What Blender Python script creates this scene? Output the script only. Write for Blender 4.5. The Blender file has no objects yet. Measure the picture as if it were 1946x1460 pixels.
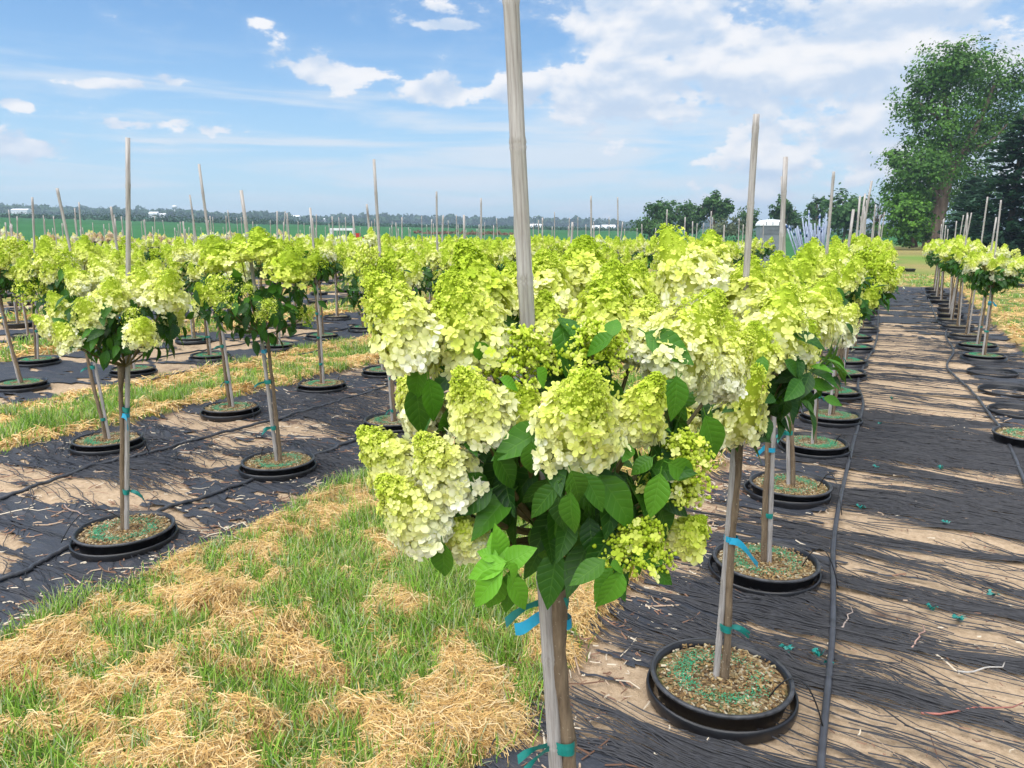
import bpy, math, random
import numpy as np
from mathutils import Vector, Matrix, Quaternion

# ---------------------------------------------------------------- camera, sky, sun, exposure
sc = bpy.context.scene
col = sc.collection
rng = np.random.default_rng(11)
random.seed(11)
R = math.radians

F, CX, CY, H = 1430.0, 973.0, 730.0, 1.6          # focal length and centre in photo pixels, eye height
PITCH, YAW = 0.19672, R(26.5)                     # level horizon at row 445; plant rows run along +Y
cam = bpy.data.cameras.new('camera')
cam.sensor_width = 36.0
cam.lens = 36.0 * F / 1946.0
cam.clip_start, cam.clip_end = 0.05, 9000
camo = bpy.data.objects.new('camera', cam)
camo.location = (0, 0, H)
camo.rotation_euler = (R(90) - PITCH, 0, YAW)
col.objects.link(camo)
sc.camera = camo

SUN_AZ, SUN_EL = R(-104), R(64)                   # azimuth anticlockwise from +X: behind the eye, to the left
SUN_DIR = Vector((math.cos(SUN_AZ) * math.cos(SUN_EL), math.sin(SUN_AZ) * math.cos(SUN_EL), math.sin(SUN_EL)))
sun = bpy.data.lights.new('sun', 'SUN')
sun.energy, sun.angle, sun.color = 2.3, R(95), (1.0, 0.955, 0.88)
suno = bpy.data.objects.new('sun', sun)
suno.rotation_euler = (-SUN_DIR).to_track_quat('-Z', 'Y').to_euler()
suno.location = (-20, 20, 60)
col.objects.link(suno)

sc.view_settings.view_transform = 'Standard'
sc.view_settings.look = 'None'
sc.view_settings.exposure = 1.52
sc.view_settings.gamma = 1.0
sc.view_settings.use_curve_mapping = False
sc.cycles.use_denoising = True
sc.cycles.use_adaptive_sampling = True
sc.cycles.adaptive_threshold = 0.02
sc.cycles.max_bounces = 7
sc.cycles.diffuse_bounces = 3
sc.cycles.glossy_bounces = 2
sc.cycles.transmission_bounces = 4
sc.cycles.transparent_max_bounces = 8
sc.cycles.volume_bounces = 0
sc.cycles.sample_clamp_indirect = 6


class NT:
    """small node-tree writer"""
    def __init__(self, tree):
        self.t = tree
        tree.nodes.clear()

    def n(self, kind, **kw):
        nd = self.t.nodes.new(kind)
        ins = kw.pop('ins', {})
        for k, v in kw.items():
            setattr(nd, k, v)
        for k, v in ins.items():
            s = nd.inputs[k]
            if isinstance(v, bpy.types.NodeSocket):
                self.t.links.new(v, s)
            else:
                s.default_value = v
        return nd

    def m(self, op, a, b=0.0, c=None, clamp=False):
        ins = {0: a, 1: b}
        if c is not None:
            ins[2] = c
        return self.n('ShaderNodeMath', operation=op, use_clamp=clamp, ins=ins).outputs[0]

    def vm(self, op, a, b=(0, 0, 0)):
        return self.n('ShaderNodeVectorMath', operation=op, ins={0: a, 1: b}).outputs[0]

    def noise(self, vec, scale, detail=4.0, rough=0.5, dist=0.0):
        return self.n('ShaderNodeTexNoise', ins={'Vector': vec, 'Scale': scale, 'Detail': detail, 'Roughness': rough, 'Distortion': dist}).outputs[0]

    def ramp(self, fac, stops, interp='LINEAR'):
        nd = self.n('ShaderNodeValToRGB', ins={0: fac})
        el = nd.color_ramp.elements
        nd.color_ramp.interpolation = interp
        while len(el) < len(stops):
            el.new(0.5)
        for e, (p, c) in zip(el, stops):
            e.position = p
            e.color = (*c, 1) if len(c) == 3 else c
        return nd.outputs[0]

    def mix(self, fac, a, b, blend='MIX'):
        nd = self.n('ShaderNodeMix', data_type='RGBA', blend_type=blend)
        for i, v in ((0, fac), (6, a), (7, b)):
            if isinstance(v, bpy.types.NodeSocket):
                self.t.links.new(v, nd.inputs[i])
            elif i and len(v) == 3:
                nd.inputs[i].default_value = (*v, 1)
            else:
                nd.inputs[i].default_value = v
        return nd.outputs[2]

    def mapr(self, v, a, b, c=0.0, d=1.0, smooth=True):
        return self.n('ShaderNodeMapRange', interpolation_type='SMOOTHSTEP' if smooth else 'LINEAR',
                      ins={0: v, 1: a, 2: b, 3: c, 4: d}).outputs[0]


def make_world():
    w = bpy.data.worlds.new('World')
    sc.world = w
    w.use_nodes = True
    t = NT(w.node_tree)
    sky = t.n('ShaderNodeTexSky', sky_type='NISHITA', sun_disc=False)
    sky.sun_elevation = SUN_EL
    sky.sun_rotation = math.atan2(SUN_DIR.x, SUN_DIR.y)
    sky.altitude = 200
    sky.air_density = 1.0
    sky.dust_density = 0.35
    sky.ozone_density = 2.5
    skyc = t.n('ShaderNodeHueSaturation', ins={'Saturation': 1.22, 'Value': 0.058, 'Color': sky.outputs[0]}).outputs[0]
    d = t.n('ShaderNodeTexCoord').outputs['Generated']
    # turn so that +Y is the way the plant rows run minus the camera's yaw (a fixed compass bearing)
    rot = t.n('ShaderNodeVectorRotate', rotation_type='Z_AXIS', ins={'Vector': d, 'Angle': -YAW}).outputs[0]
    xyz = t.n('ShaderNodeSeparateXYZ', ins={0: rot})
    az = t.m('ARCTAN2', xyz.outputs[0], xyz.outputs[1])       # radians, to the right of the bearing
    el = t.m('ARCSINE', xyz.outputs[2])
    elc = t.m('MAXIMUM', el, 0.0)
    # billowy cumulus: heavier to the right, clear deep blue to the upper left
    p = t.n('ShaderNodeCombineXYZ', ins={0: t.m('MULTIPLY', az, 7.2), 1: t.m('MULTIPLY', el, 12.5), 2: 2.35}).outputs[0]
    def cum(off):
        return t.noise(t.vm('ADD', p, (0.03, off, 0.0)), 1.0, 7.0 if off == 0 else 3.0, 0.57, 0.12)
    c0, c1 = cum(0.0), cum(0.20)
    bias = t.mapr(az, -0.30, 0.30, -0.10, 0.085)
    hi = t.mapr(el, 0.02, 0.16, -0.06, 0.0)
    q = t.n('ShaderNodeCombineXYZ', ins={0: az, 1: el, 2: 0.0}).outputs[0]
    blobs = None
    for (bx, by, sx, sy, amp) in BLOBS:
        v = t.n('ShaderNodeVectorMath', operation='MULTIPLY', ins={0: t.vm('SUBTRACT', q, (bx, by, 0)), 1: (1 / sx, 1 / sy, 0)}).outputs[0]
        L = t.n('ShaderNodeVectorMath', operation='LENGTH', ins={0: v}).outputs['Value']
        b = t.mapr(L, 0.2, 1.5, amp, 0.0)
        blobs = b if blobs is None else t.m('MAXIMUM', blobs, b)
    fine = t.noise(t.vm('MULTIPLY', p, (2.6, 3.1, 1.0)), 1.6, 4.0, 0.6)
    fine = t.m('MULTIPLY', t.m('SUBTRACT', fine, 0.5), 0.30)
    dens = t.m('ADD', t.m('ADD', t.m('ADD', c0, fine), bias), t.m('ADD', hi, blobs))
    m1 = t.mapr(dens, 0.548, 0.615)
    thin = t.m('MULTIPLY', t.mapr(dens, 0.44, 0.60), t.mapr(az, -0.1, 0.2, 0.12, 0.45))
    # thin streaky layer low over the land
    s = t.n('ShaderNodeCombineXYZ', ins={0: t.m('MULTIPLY', az, 2.6), 1: t.m('MULTIPLY', el, 26.0), 2: 1.3}).outputs[0]
    st = t.noise(s, 1.25, 5.0, 0.58, 0.5)
    m2 = t.m('MULTIPLY', t.mapr(st, 0.42, 0.66), t.m('MULTIPLY', t.mapr(el, 0.24, 0.13, 0.0, 0.85), t.mapr(el, -0.01, 0.05, 0.35, 1.0)))
    veil = t.mapr(el, 0.27, 0.0, 0.08, 0.66)
    shade = t.mapr(t.m('SUBTRACT', c1, c0), -0.13, 0.10, 1.0, 0.0)
    white = t.mix(shade, (0.205, 0.248, 0.31, 1), (0.35, 0.347, 0.352, 1))
    a = t.mix(veil, skyc, (0.148, 0.232, 0.320, 1))
    a = t.mix(m2, a, (0.275, 0.300, 0.330, 1))
    a = t.mix(thin, a, (0.255, 0.290, 0.330, 1))
    a = t.mix(t.m('MULTIPLY', m1, 0.95), a, white)
    bg = t.n('ShaderNodeBackground', ins={'Color': a, 'Strength': 1.0})
    o = t.n('ShaderNodeOutputWorld')
    t.t.links.new(bg.outputs[0], o.inputs[0])


def azel(x, y):
    """bearing and height above the level of a photo pixel, for the clouds"""
    cp, sp = math.cos(PITCH), math.sin(PITCH)
    u, v = x - CX, CY - y
    fy, fz = F * cp + v * sp, -F * sp + v * cp
    return math.atan2(u, fy), math.atan2(fz, math.hypot(u, fy))


BLOBS = []
for (x, y, w, h, amp) in [(615, 130, 60, 22, .20), (690, 138, 50, 12, .15), (845, 172, 50, 24, .25), (300, 236, 70, 12, .22), (375, 240, 60, 18, .24),
                          (445, 246, 32, 15, .26), (180, 157, 80, 8, .17), (325, 150, 30, 10, .17), (498, 42, 20, 9, .20), (645, 315, 45, 13, .20),
                          (1180, 40, 130, 50, .17), (1370, 50, 90, 45, .12), (1530, 95, 110, 50, .20), (1690, 90, 60, 60, .15), (1130, 165, 110, 40, .16),
                          (1000, 170, 60, 30, .16), (1330, 190, 260, 55, .10), (60, 285, 130, 22, .17), (860, 48, 45, 8, .17), (1550, 260, 200, 40, .09), (20, 195, 30, 10, .18)]:
    a0, e0 = azel(x, y)
    BLOBS.append((a0, e0, w * 1.35 / F, h * 1.35 / F, amp * 0.92))
make_world()

# ---------------------------------------------------------------- photo pixel -> place
_c, _s = math.cos(YAW), math.sin(YAW)
_cp, _sp = math.cos(PITCH), math.sin(PITCH)


def ray(x, y):
    u, v = x - CX, CY - y
    fy, fz = F * _cp + v * _sp, -F * _sp + v * _cp
    return Vector((_c * u - _s * fy, _s * u + _c * fy, fz)), fy


def gnd(x, y, z=0.0):
    d, _ = ray(x, y)
    t = (z - H) / d.z
    return Vector((d.x * t, d.y * t, z))


def at(x, y, h):
    """the point seen at a pixel, h metres ahead of the eye along the ground"""
    d, fy = ray(x, y)
    return Vector((0, 0, H)) + d * (h / fy)


def ahead(p):
    return -_s * p[0] + _c * p[1]


RIGHT = Vector((_c, _s, 0))
FWD = Vector((-_s, _c, 0))
UP = Vector((0, 0, 1))


# ---------------------------------------------------------------- numpy noise
_perm = rng.permutation(512)
_gr = rng.uniform(-1, 1, (512,))


def vnoise(x, y):
    x, y = np.asarray(x, float), np.asarray(y, float)
    xi, yi = np.floor(x).astype(int), np.floor(y).astype(int)
    fx, fy = x - xi, y - yi
    fx, fy = fx * fx * (3 - 2 * fx), fy * fy * (3 - 2 * fy)
    def g(a, b):
        return _gr[_perm[(_perm[a & 511] + b) & 511]]
    return (g(xi, yi) * (1 - fx) + g(xi + 1, yi) * fx) * (1 - fy) + (g(xi, yi + 1) * (1 - fx) + g(xi + 1, yi + 1) * fx) * fy


def fbm(x, y, o=4, seed=0.0):
    s, a, n = 0.0, 0.5, 0.0
    x, y = np.asarray(x, float) + seed * 17.3, np.asarray(y, float) + seed * 9.1
    for _ in range(o):
        s = s + a * vnoise(x, y)
        n += a
        x, y, a = x * 2.03 + 5.1, y * 2.03 + 1.7, a * 0.5
    return s / n


def sstep(a, b, v):
    t = np.clip((np.asarray(v, float) - a) / (b - a), 0, 1)
    return t * t * (3 - 2 * t)


# ---------------------------------------------------------------- mesh collecting
class MB:
    def __init__(self):
        self.V, self.Fs, self.C, self.M, self.n = [], [], [], [], 0

    def add(self, V, Fc, mat=0, c=(1, 1, 1)):
        V = np.asarray(V, np.float32).reshape(-1, 3)
        c = np.asarray(c, np.float32)
        if c.ndim == 1:
            c = np.tile(c, (len(V), 1))
        self.V.append(V)
        self.C.append(c)
        if not isinstance(Fc, (list, tuple)) or (len(Fc) and np.isscalar(Fc[0])):
            Fc = [Fc]
        for f in Fc:
            f = np.asarray(f, np.int64)
            if f.size:
                self.Fs.append(f + self.n)
                self.M.append(np.full(len(f), mat, np.int32))
        self.n += len(V)
        return self

    def mesh(self, name, mats, smooth=True):
        me = bpy.data.meshes.new(name)
        V = np.concatenate(self.V)
        C = np.concatenate(self.C)
        loops = np.concatenate([f.ravel() for f in self.Fs]).astype(np.int32)
        tot = np.concatenate([np.full(len(f), f.shape[1], np.int32) for f in self.Fs])
        me.vertices.add(len(V))
        me.vertices.foreach_set('co', V.ravel())
        me.loops.add(len(loops))
        me.loops.foreach_set('vertex_index', loops)
        me.polygons.add(len(tot))
        st = np.zeros(len(tot), np.int32)
        st[1:] = np.cumsum(tot)[:-1]
        me.polygons.foreach_set('loop_start', st)
        me.polygons.foreach_set('material_index', np.concatenate(self.M))
        me.polygons.foreach_set('use_smooth', np.full(len(tot), smooth, bool))
        at_ = me.attributes.new('Col', 'FLOAT_COLOR', 'POINT')
        at_.data.foreach_set('color', np.concatenate([C, np.ones((len(C), 1), np.float32)], 1).ravel())
        for m in (mats if isinstance(mats, (list, tuple)) else [mats]):
            me.materials.append(m)
        me.update(calc_edges=True)
        return me

    def build(self, name, mats, parent=None, smooth=True, **tags):
        return put(name, self.mesh(name, mats, smooth), parent, **tags)


def put(name, data, parent=None, mat=None, color=None, **tags):
    o = bpy.data.objects.new(name, data)
    col.objects.link(o)
    if parent is not None:
        o.parent = parent
    if mat is not None:
        o.matrix_basis = mat
    if color is not None:
        o.color = (*color, 1) if len(color) == 3 else color
    for k, v in tags.items():
        if v is not None:
            o[k] = v
    return o


def empty(name, loc, **tags):
    o = put(name, None, **tags)
    o.location = loc
    o.empty_display_size = 0.1
    return o


def tube(path, rad, n=8, caps=True):
    P = np.asarray([tuple(p) for p in path], float)
    m = len(P)
    r = np.full(m, rad) if np.isscalar(rad) else np.asarray(rad, float)
    T = np.gradient(P, axis=0)
    T /= np.linalg.norm(T, axis=1)[:, None] + 1e-9
    ref = np.array([0, 0, 1.0]) if abs(T[:, 2]).mean() < 0.8 else np.array([1.0, 0, 0])
    A = np.cross(T, ref)
    A /= np.linalg.norm(A, axis=1)[:, None] + 1e-9
    B = np.cross(T, A)
    a = np.linspace(0, 2 * np.pi, n, endpoint=False)
    V = P[:, None] + r[:, None, None] * (A[:, None] * np.cos(a)[None, :, None] + B[:, None] * np.sin(a)[None, :, None])
    V = V.reshape(-1, 3)
    i = np.arange(m - 1)[:, None] * n
    j = np.arange(n)[None]
    k = (j + 1) % n
    Q = np.stack([i + j, i + k, i + n + k, i + n + j], -1).reshape(-1, 4)
    Fc = [Q]
    if caps:
        V = np.concatenate([V, P[:1], P[-1:]])
        c0, c1 = m * n, m * n + 1
        j = np.arange(n)
        k = (j + 1) % n
        Fc.append(np.stack([np.full(n, c0), k, j], -1))
        Fc.append(np.stack([np.full(n, c1), (m - 1) * n + j, (m - 1) * n + k], -1))
    return V, Fc


def lathe(prof, n=32):
    P = np.asarray(prof, float)
    a = np.linspace(0, 2 * np.pi, n, endpoint=False)
    V = np.stack([P[:, None, 0] * np.cos(a), P[:, None, 0] * np.sin(a), np.repeat(P[:, 1:2], n, 1)], -1).reshape(-1, 3)
    i = np.arange(len(P) - 1)[:, None] * n
    j = np.arange(n)[None]
    k = (j + 1) % n
    return V, np.stack([i + j, i + k, i + n + k, i + n + j], -1).reshape(-1, 4)


def box(c, s):
    c, s = np.asarray(c, float), np.asarray(s, float) / 2
    V = c + s * np.array([[x, y, z] for x in (-1, 1) for y in (-1, 1) for z in (-1, 1)])
    return V, np.array([[0, 1, 3, 2], [4, 6, 7, 5], [0, 4, 5, 1], [2, 3, 7, 6], [0, 2, 6, 4], [1, 5, 7, 3]])


def frames(D, N):
    """rotation matrices with Y along D and Z close to N"""
    D = D / (np.linalg.norm(D, axis=-1, keepdims=True) + 1e-9)
    X = np.cross(D, N)
    X /= np.linalg.norm(X, axis=-1, keepdims=True) + 1e-9
    Z = np.cross(X, D)
    return np.stack([X, D, Z], -1)


def scatter(tv, tf, P, Rm, S):
    """copies of one small shape: returns V (k*n,3) and faces"""
    tv = np.asarray(tv, float)
    S = np.asarray(S, float)
    if S.ndim == 1:
        S = S[:, None].repeat(3, 1)
    V = np.einsum('kij,knj->kni', Rm, tv[None] * S[:, None, :]) + P[:, None]
    off = np.arange(len(P))[:, None, None] * len(tv)
    return V.reshape(-1, 3), [(np.asarray(f)[None] + off).reshape(-1, np.asarray(f).shape[1]) for f in tf]


def unit(v):
    v = np.asarray(v, float)
    return v / (np.linalg.norm(v, axis=-1, keepdims=True) + 1e-9)


# ---------------------------------------------------------------- materials
def mat(name):
    m = bpy.data.materials.new(name)
    m.use_nodes = True
    return m, NT(m.node_tree)


def finish(t, bsdf):
    o = t.n('ShaderNodeOutputMaterial')
    t.t.links.new(bsdf, o.inputs[0])


def bump(t, h, strength, dist):
    return t.n('ShaderNodeBump', ins={'Height': h, 'Strength': strength, 'Distance': dist}).outputs[0]


def simple(name, c, rough=0.6, noise_scale=0, amt=0.2, bumpd=0.0, spec=0.4, stretch=(1, 1, 1), metal=0.0):
    m, t = mat(name)
    tc = t.n('ShaderNodeTexCoord').outputs['Object']
    v = t.vm('MULTIPLY', tc, stretch)
    cc = (*c, 1)
    ins = {'Roughness': rough, 'Specular IOR Level': spec, 'Metallic': metal}
    if noise_scale:
        nz = t.noise(v, noise_scale, 6, 0.6)
        lo, hi = [x * (1 - amt) for x in c], [min(1, x * (1 + amt)) for x in c]
        cc = t.ramp(nz, [(0.3, lo), (0.7, hi)])
        if bumpd:
            ins['Normal'] = bump(t, nz, 0.8, bumpd)
    ins['Base Color'] = cc
    finish(t, t.n('ShaderNodeBsdfPrincipled', ins=ins).outputs[0])
    return m


def m_floret(name):
    m, t = mat(name)
    a = t.n('ShaderNodeAttribute', attribute_name='Col')
    sp = t.n('ShaderNodeSeparateColor', ins={0: a.outputs['Color']})
    oi = t.n('ShaderNodeObjectInfo')
    oc = t.n('ShaderNodeSeparateColor', ins={0: oi.outputs['Color']})
    mm = t.m('ADD', sp.outputs[0], t.m('SUBTRACT', oc.outputs[0], 0.5))
    mm = t.m('ADD', mm, t.m('MULTIPLY', t.m('SUBTRACT', sp.outputs[1], 0.5), 0.26))
    c = t.ramp(mm, [(0.0, (0.43, 0.58, 0.030)), (0.20, (0.58, 0.71, 0.060)), (0.42, (0.75, 0.82, 0.145)),
                    (0.62, (0.86, 0.87, 0.31)), (0.82, (0.91, 0.91, 0.55)), (1.0, (0.92, 0.92, 0.76))])
    pk = t.mix(oc.outputs[1], c, (0.66, 0.36, 0.33, 1))          # second channel: pink blush
    ctr = t.mix(t.m('MULTIPLY', sp.outputs[2], 0.45), pk, (0.42, 0.50, 0.05, 1))
    b = t.n('ShaderNodeBsdfPrincipled', ins={'Base Color': ctr, 'Roughness': 0.6, 'Specular IOR Level': 0.2})
    tr = t.n('ShaderNodeBsdfTranslucent', ins={'Color': ctr})
    mx = t.n('ShaderNodeMixShader', ins={0: 0.30, 1: b.outputs[0], 2: tr.outputs[0]})
    finish(t, mx.outputs[0])
    return m


def m_leaf(name, obj):
    m, t = mat(name)
    a = t.n('ShaderNodeAttribute', attribute_name='Col')
    sp = t.n('ShaderNodeSeparateColor', ins={0: a.outputs['Color']})
    side, tt = sp.outputs[0], sp.outputs[1]
    oi = t.n('ShaderNodeObjectInfo')
    rnd = oi.outputs['Random'] if obj else sp.outputs[2]
    c = t.ramp(rnd, [(0.0, (0.007, 0.038, 0.005)), (0.45, (0.014, 0.070, 0.007)), (0.8, (0.032, 0.125, 0.010)), (1.0, (0.065, 0.20, 0.014))])
    if obj:
        oc = t.n('ShaderNodeSeparateColor', ins={0: oi.outputs['Color']})
        c = t.mix(oc.outputs[0], c, (0.15, 0.40, 0.025, 1))
    s2 = t.m('ABSOLUTE', t.m('SUBTRACT', t.m('MULTIPLY', side, 2.0), 1.0))
    w = t.m('SINE', t.m('MULTIPLY', t.m('SUBTRACT', tt, t.m('MULTIPLY', s2, 0.16)), 46.0))
    vein = t.m('MAXIMUM', t.mapr(w, 0.86, 1.0), t.mapr(s2, 0.07, 0.02))
    c = t.mix(t.m('MULTIPLY', vein, 0.30), c, t.mix(0.6, c, (0.20, 0.42, 0.06, 1)))
    hgt = t.m('SUBTRACT', t.m('MULTIPLY', w, -0.35), vein)
    b = t.n('ShaderNodeBsdfPrincipled', ins={'Base Color': c, 'Roughness': 0.45, 'Specular IOR Level': 0.28,
                                             'Normal': bump(t, hgt, 0.34, 0.0014)})
    tr = t.n('ShaderNodeBsdfTranslucent', ins={'Color': t.mix(0.5, c, (0.16, 0.36, 0.02, 1))})
    mx = t.n('ShaderNodeMixShader', ins={0: 0.22, 1: b.outputs[0], 2: tr.outputs[0]})
    finish(t, mx.outputs[0])
    return m


def m_attr(name, rough=0.7, transl=0.0, spec=0.25, nscale=0.0, namt=0.25):
    """base colour straight from the Col attribute (blades, straw, leaves of far trees)"""
    m, t = mat(name)
    c = t.n('ShaderNodeAttribute', attribute_name='Col').outputs['Color']
    if nscale:
        nz = t.noise(t.n('ShaderNodeTexCoord').outputs['Object'], nscale, 5, 0.6)
        c = t.mix(1.0, c, t.ramp(nz, [(0.25, (1 - namt,) * 3), (0.75, (1 + namt,) * 3)]), 'MULTIPLY')
    b = t.n('ShaderNodeBsdfPrincipled', ins={'Base Color': c, 'Roughness': rough, 'Specular IOR Level': spec})
    out = b.outputs[0]
    if transl:
        tr = t.n('ShaderNodeBsdfTranslucent', ins={'Color': c})
        out = t.n('ShaderNodeMixShader', ins={0: transl, 1: out, 2: tr.outputs[0]}).outputs[0]
    finish(t, out)
    return m


def m_ground():
    m, t = mat('soil_and_turf')
    tc = t.n('ShaderNodeTexCoord').outputs['Object']
    a = t.n('ShaderNodeAttribute', attribute_name='Col')
    z = t.n('ShaderNodeSeparateColor', ins={0: a.outputs['Color']})
    n1 = t.noise(tc, 2.3, 6, 0.6)
    n2 = t.noise(tc, 38, 5, 0.7)
    n3 = t.noise(tc, 210, 3, 0.7)
    sand = t.ramp(n2, [(0.25, (0.36, 0.25, 0.155)), (0.6, (0.56, 0.42, 0.28)), (0.85, (0.63, 0.50, 0.36))])
    soil = t.ramp(n2, [(0.25, (0.10, 0.062, 0.042)), (0.55, (0.24, 0.165, 0.12)), (0.85, (0.36, 0.27, 0.20))])
    sand = t.mix(t.mapr(n1, 0.58, 0.70), sand, soil)
    speck = t.mapr(n3, 0.66, 0.74)
    sand = t.mix(t.m('MULTIPLY', speck, 0.5), sand, (0.06, 0.045, 0.035, 1))
    turf = t.ramp(n1, [(0.25, (0.07, 0.10, 0.025)), (0.5, (0.12, 0.19, 0.04)), (0.75, (0.27, 0.24, 0.09))])
    turf = t.mix(t.mapr(n2, 0.35, 0.7, 0.0, 0.5), turf, (0.05, 0.11, 0.02, 1))
    straw = t.ramp(n3, [(0.3, (0.30, 0.18, 0.065)), (0.7, (0.66, 0.45, 0.19))])
    c = t.mix(z.outputs[0], soil, sand)
    c = t.mix(z.outputs[1], c, turf)
    c = t.mix(z.outputs[2], c, straw)
    hh = t.m('ADD', t.m('MULTIPLY', n2, 0.6), t.m('MULTIPLY', n3, 0.4))
    b = t.n('ShaderNodeBsdfPrincipled', ins={'Base Color': c, 'Roughness': 0.92, 'Specular IOR Level': 0.12,
                                             'Normal': bump(t, hh, 0.9, 0.02)})
    finish(t, b.outputs[0])
    return m


def m_fabric():
    m, t = mat('black_woven_fabric')
    tc = t.n('ShaderNodeTexCoord').outputs['Object']
    n1 = t.noise(t.vm('MULTIPLY', tc, (2.0, 7.0, 1)), 1.6, 6, 0.65)
    n2 = t.noise(t.vm('MULTIPLY', tc, (40, 260, 1)), 1.0, 4, 0.7)
    n3 = t.noise(tc, 90, 4, 0.7)
    c = t.ramp(n2, [(0.3, (0.016, 0.019, 0.026)), (0.6, (0.042, 0.048, 0.062)), (0.8, (0.095, 0.105, 0.128))])
    dust = t.m('MULTIPLY', t.mapr(n1, 0.52, 0.72), t.mapr(n3, 0.38, 0.62))
    c = t.mix(t.m('MULTIPLY', dust, 0.38), c, (0.27, 0.215, 0.17, 1))
    ln = t.noise(t.vm('MULTIPLY', tc, (3.0, 150, 1)), 1.0, 3, 0.6, 0.2)
    c = t.mix(t.mapr(ln, 0.60, 0.70, 0, 0.30), c, (0.36, 0.27, 0.19, 1))
    w1 = t.m('SINE', t.m('MULTIPLY', t.n('ShaderNodeSeparateXYZ', ins={0: tc}).outputs[0], 1500.0))
    w2 = t.m('SINE', t.m('MULTIPLY', t.n('ShaderNodeSeparateXYZ', ins={0: tc}).outputs[1], 1500.0))
    hh = t.m('ADD', t.m('MULTIPLY', t.m('ADD', w1, w2), 0.12), n2)
    b = t.n('ShaderNodeBsdfPrincipled', ins={'Base Color': c, 'Roughness': 0.58, 'Specular IOR Level': 0.42,
                                             'Normal': bump(t, hh, 0.5, 0.004)})
    finish(t, b.outputs[0])
    return m


def m_bamboo():
    m, t = mat('weathered_bamboo')
    tc = t.n('ShaderNodeTexCoord').outputs['Object']
    r = t.n('ShaderNodeObjectInfo').outputs['Random']
    v = t.vm('ADD', t.vm('MULTIPLY', tc, (1, 1, 0.045)), t.n('ShaderNodeCombineXYZ', ins={0: r, 1: r, 2: t.m('MULTIPLY', r, 9.0)}).outputs[0])
    n1 = t.noise(v, 190, 5, 0.65)
    n2 = t.noise(tc, 6, 5, 0.6)
    c = t.ramp(n1, [(0.25, (0.19, 0.165, 0.15)), (0.5, (0.37, 0.34, 0.315)), (0.75, (0.52, 0.495, 0.47))])
    c = t.mix(t.mapr(n2, 0.55, 0.75, 0, 0.5), c, t.mix(r, (0.30, 0.20, 0.14, 1), (0.22, 0.20, 0.18, 1)))
    b = t.n('ShaderNodeBsdfPrincipled', ins={'Base Color': c, 'Roughness': 0.62, 'Specular IOR Level': 0.3, 'Normal': bump(t, n1, 0.4, 0.002)})
    finish(t, b.outputs[0])
    return m


def m_bark(name, a, b_, scale, stretch):
    m, t = mat(name)
    tc = t.n('ShaderNodeTexCoord').outputs['Object']
    n1 = t.noise(t.vm('MULTIPLY', tc, (1, 1, stretch)), scale, 6, 0.65)
    n2 = t.noise(tc, scale * 2.2, 2, 0.5)
    c = t.ramp(n1, [(0.3, a), (0.7, b_)])
    c = t.mix(t.mapr(n2, 0.66, 0.72, 0, 0.6), c, (0.42, 0.37, 0.27, 1))
    bb = t.n('ShaderNodeBsdfPrincipled', ins={'Base Color': c, 'Roughness': 0.85, 'Specular IOR Level': 0.2, 'Normal': bump(t, n1, 0.9, 0.3 / scale)})
    finish(t, bb.outputs[0])
    return m


def m_soil():
    m, t = mat('potting_bark_mix')
    tc = t.n('ShaderNodeTexCoord').outputs['Object']
    vo = t.n('ShaderNodeTexVoronoi', feature='F1', ins={'Vector': tc, 'Scale': 95.0})
    n = t.noise(tc, 7, 5, 0.6)
    c = t.ramp(t.n('ShaderNodeSeparateColor', ins={0: vo.outputs['Color']}).outputs[0],
               [(0.1, (0.09, 0.055, 0.03)), (0.45, (0.22, 0.145, 0.07)), (0.75, (0.33, 0.25, 0.13)), (1.0, (0.46, 0.41, 0.30))])
    c = t.mix(t.mapr(n, 0.5, 0.66, 0, 0.55), c, (0.11, 0.16, 0.05, 1))
    b = t.n('ShaderNodeBsdfPrincipled', ins={'Base Color': c, 'Roughness': 0.9, 'Specular IOR Level': 0.15,
                                             'Normal': bump(t, vo.outputs['Distance'], 0.8, 0.01)})
    finish(t, b.outputs[0])
    return m


def m_terrain():
    m, t = mat('crop_fields')
    tc = t.n('ShaderNodeTexCoord').outputs['Object']
    c = t.n('ShaderNodeAttribute', attribute_name='Col').outputs['Color']
    n1 = t.noise(tc, 0.06, 6, 0.6)
    n2 = t.noise(tc, 1.3, 6, 0.7)
    k = t.m('ADD', t.m('MULTIPLY', n1, 0.6), t.m('MULTIPLY', n2, 0.4))
    c = t.mix(1.0, c, t.ramp(k, [(0.3, (0.66, 0.70, 0.62)), (0.7, (1.3, 1.22, 1.2))]), 'MULTIPLY')
    b = t.n('ShaderNodeBsdfPrincipled', ins={'Base Color': c, 'Roughness': 0.95, 'Specular IOR Level': 0.08, 'Normal': bump(t, n2, 0.8, 0.2)})
    finish(t, b.outputs[0])
    return m


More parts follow.
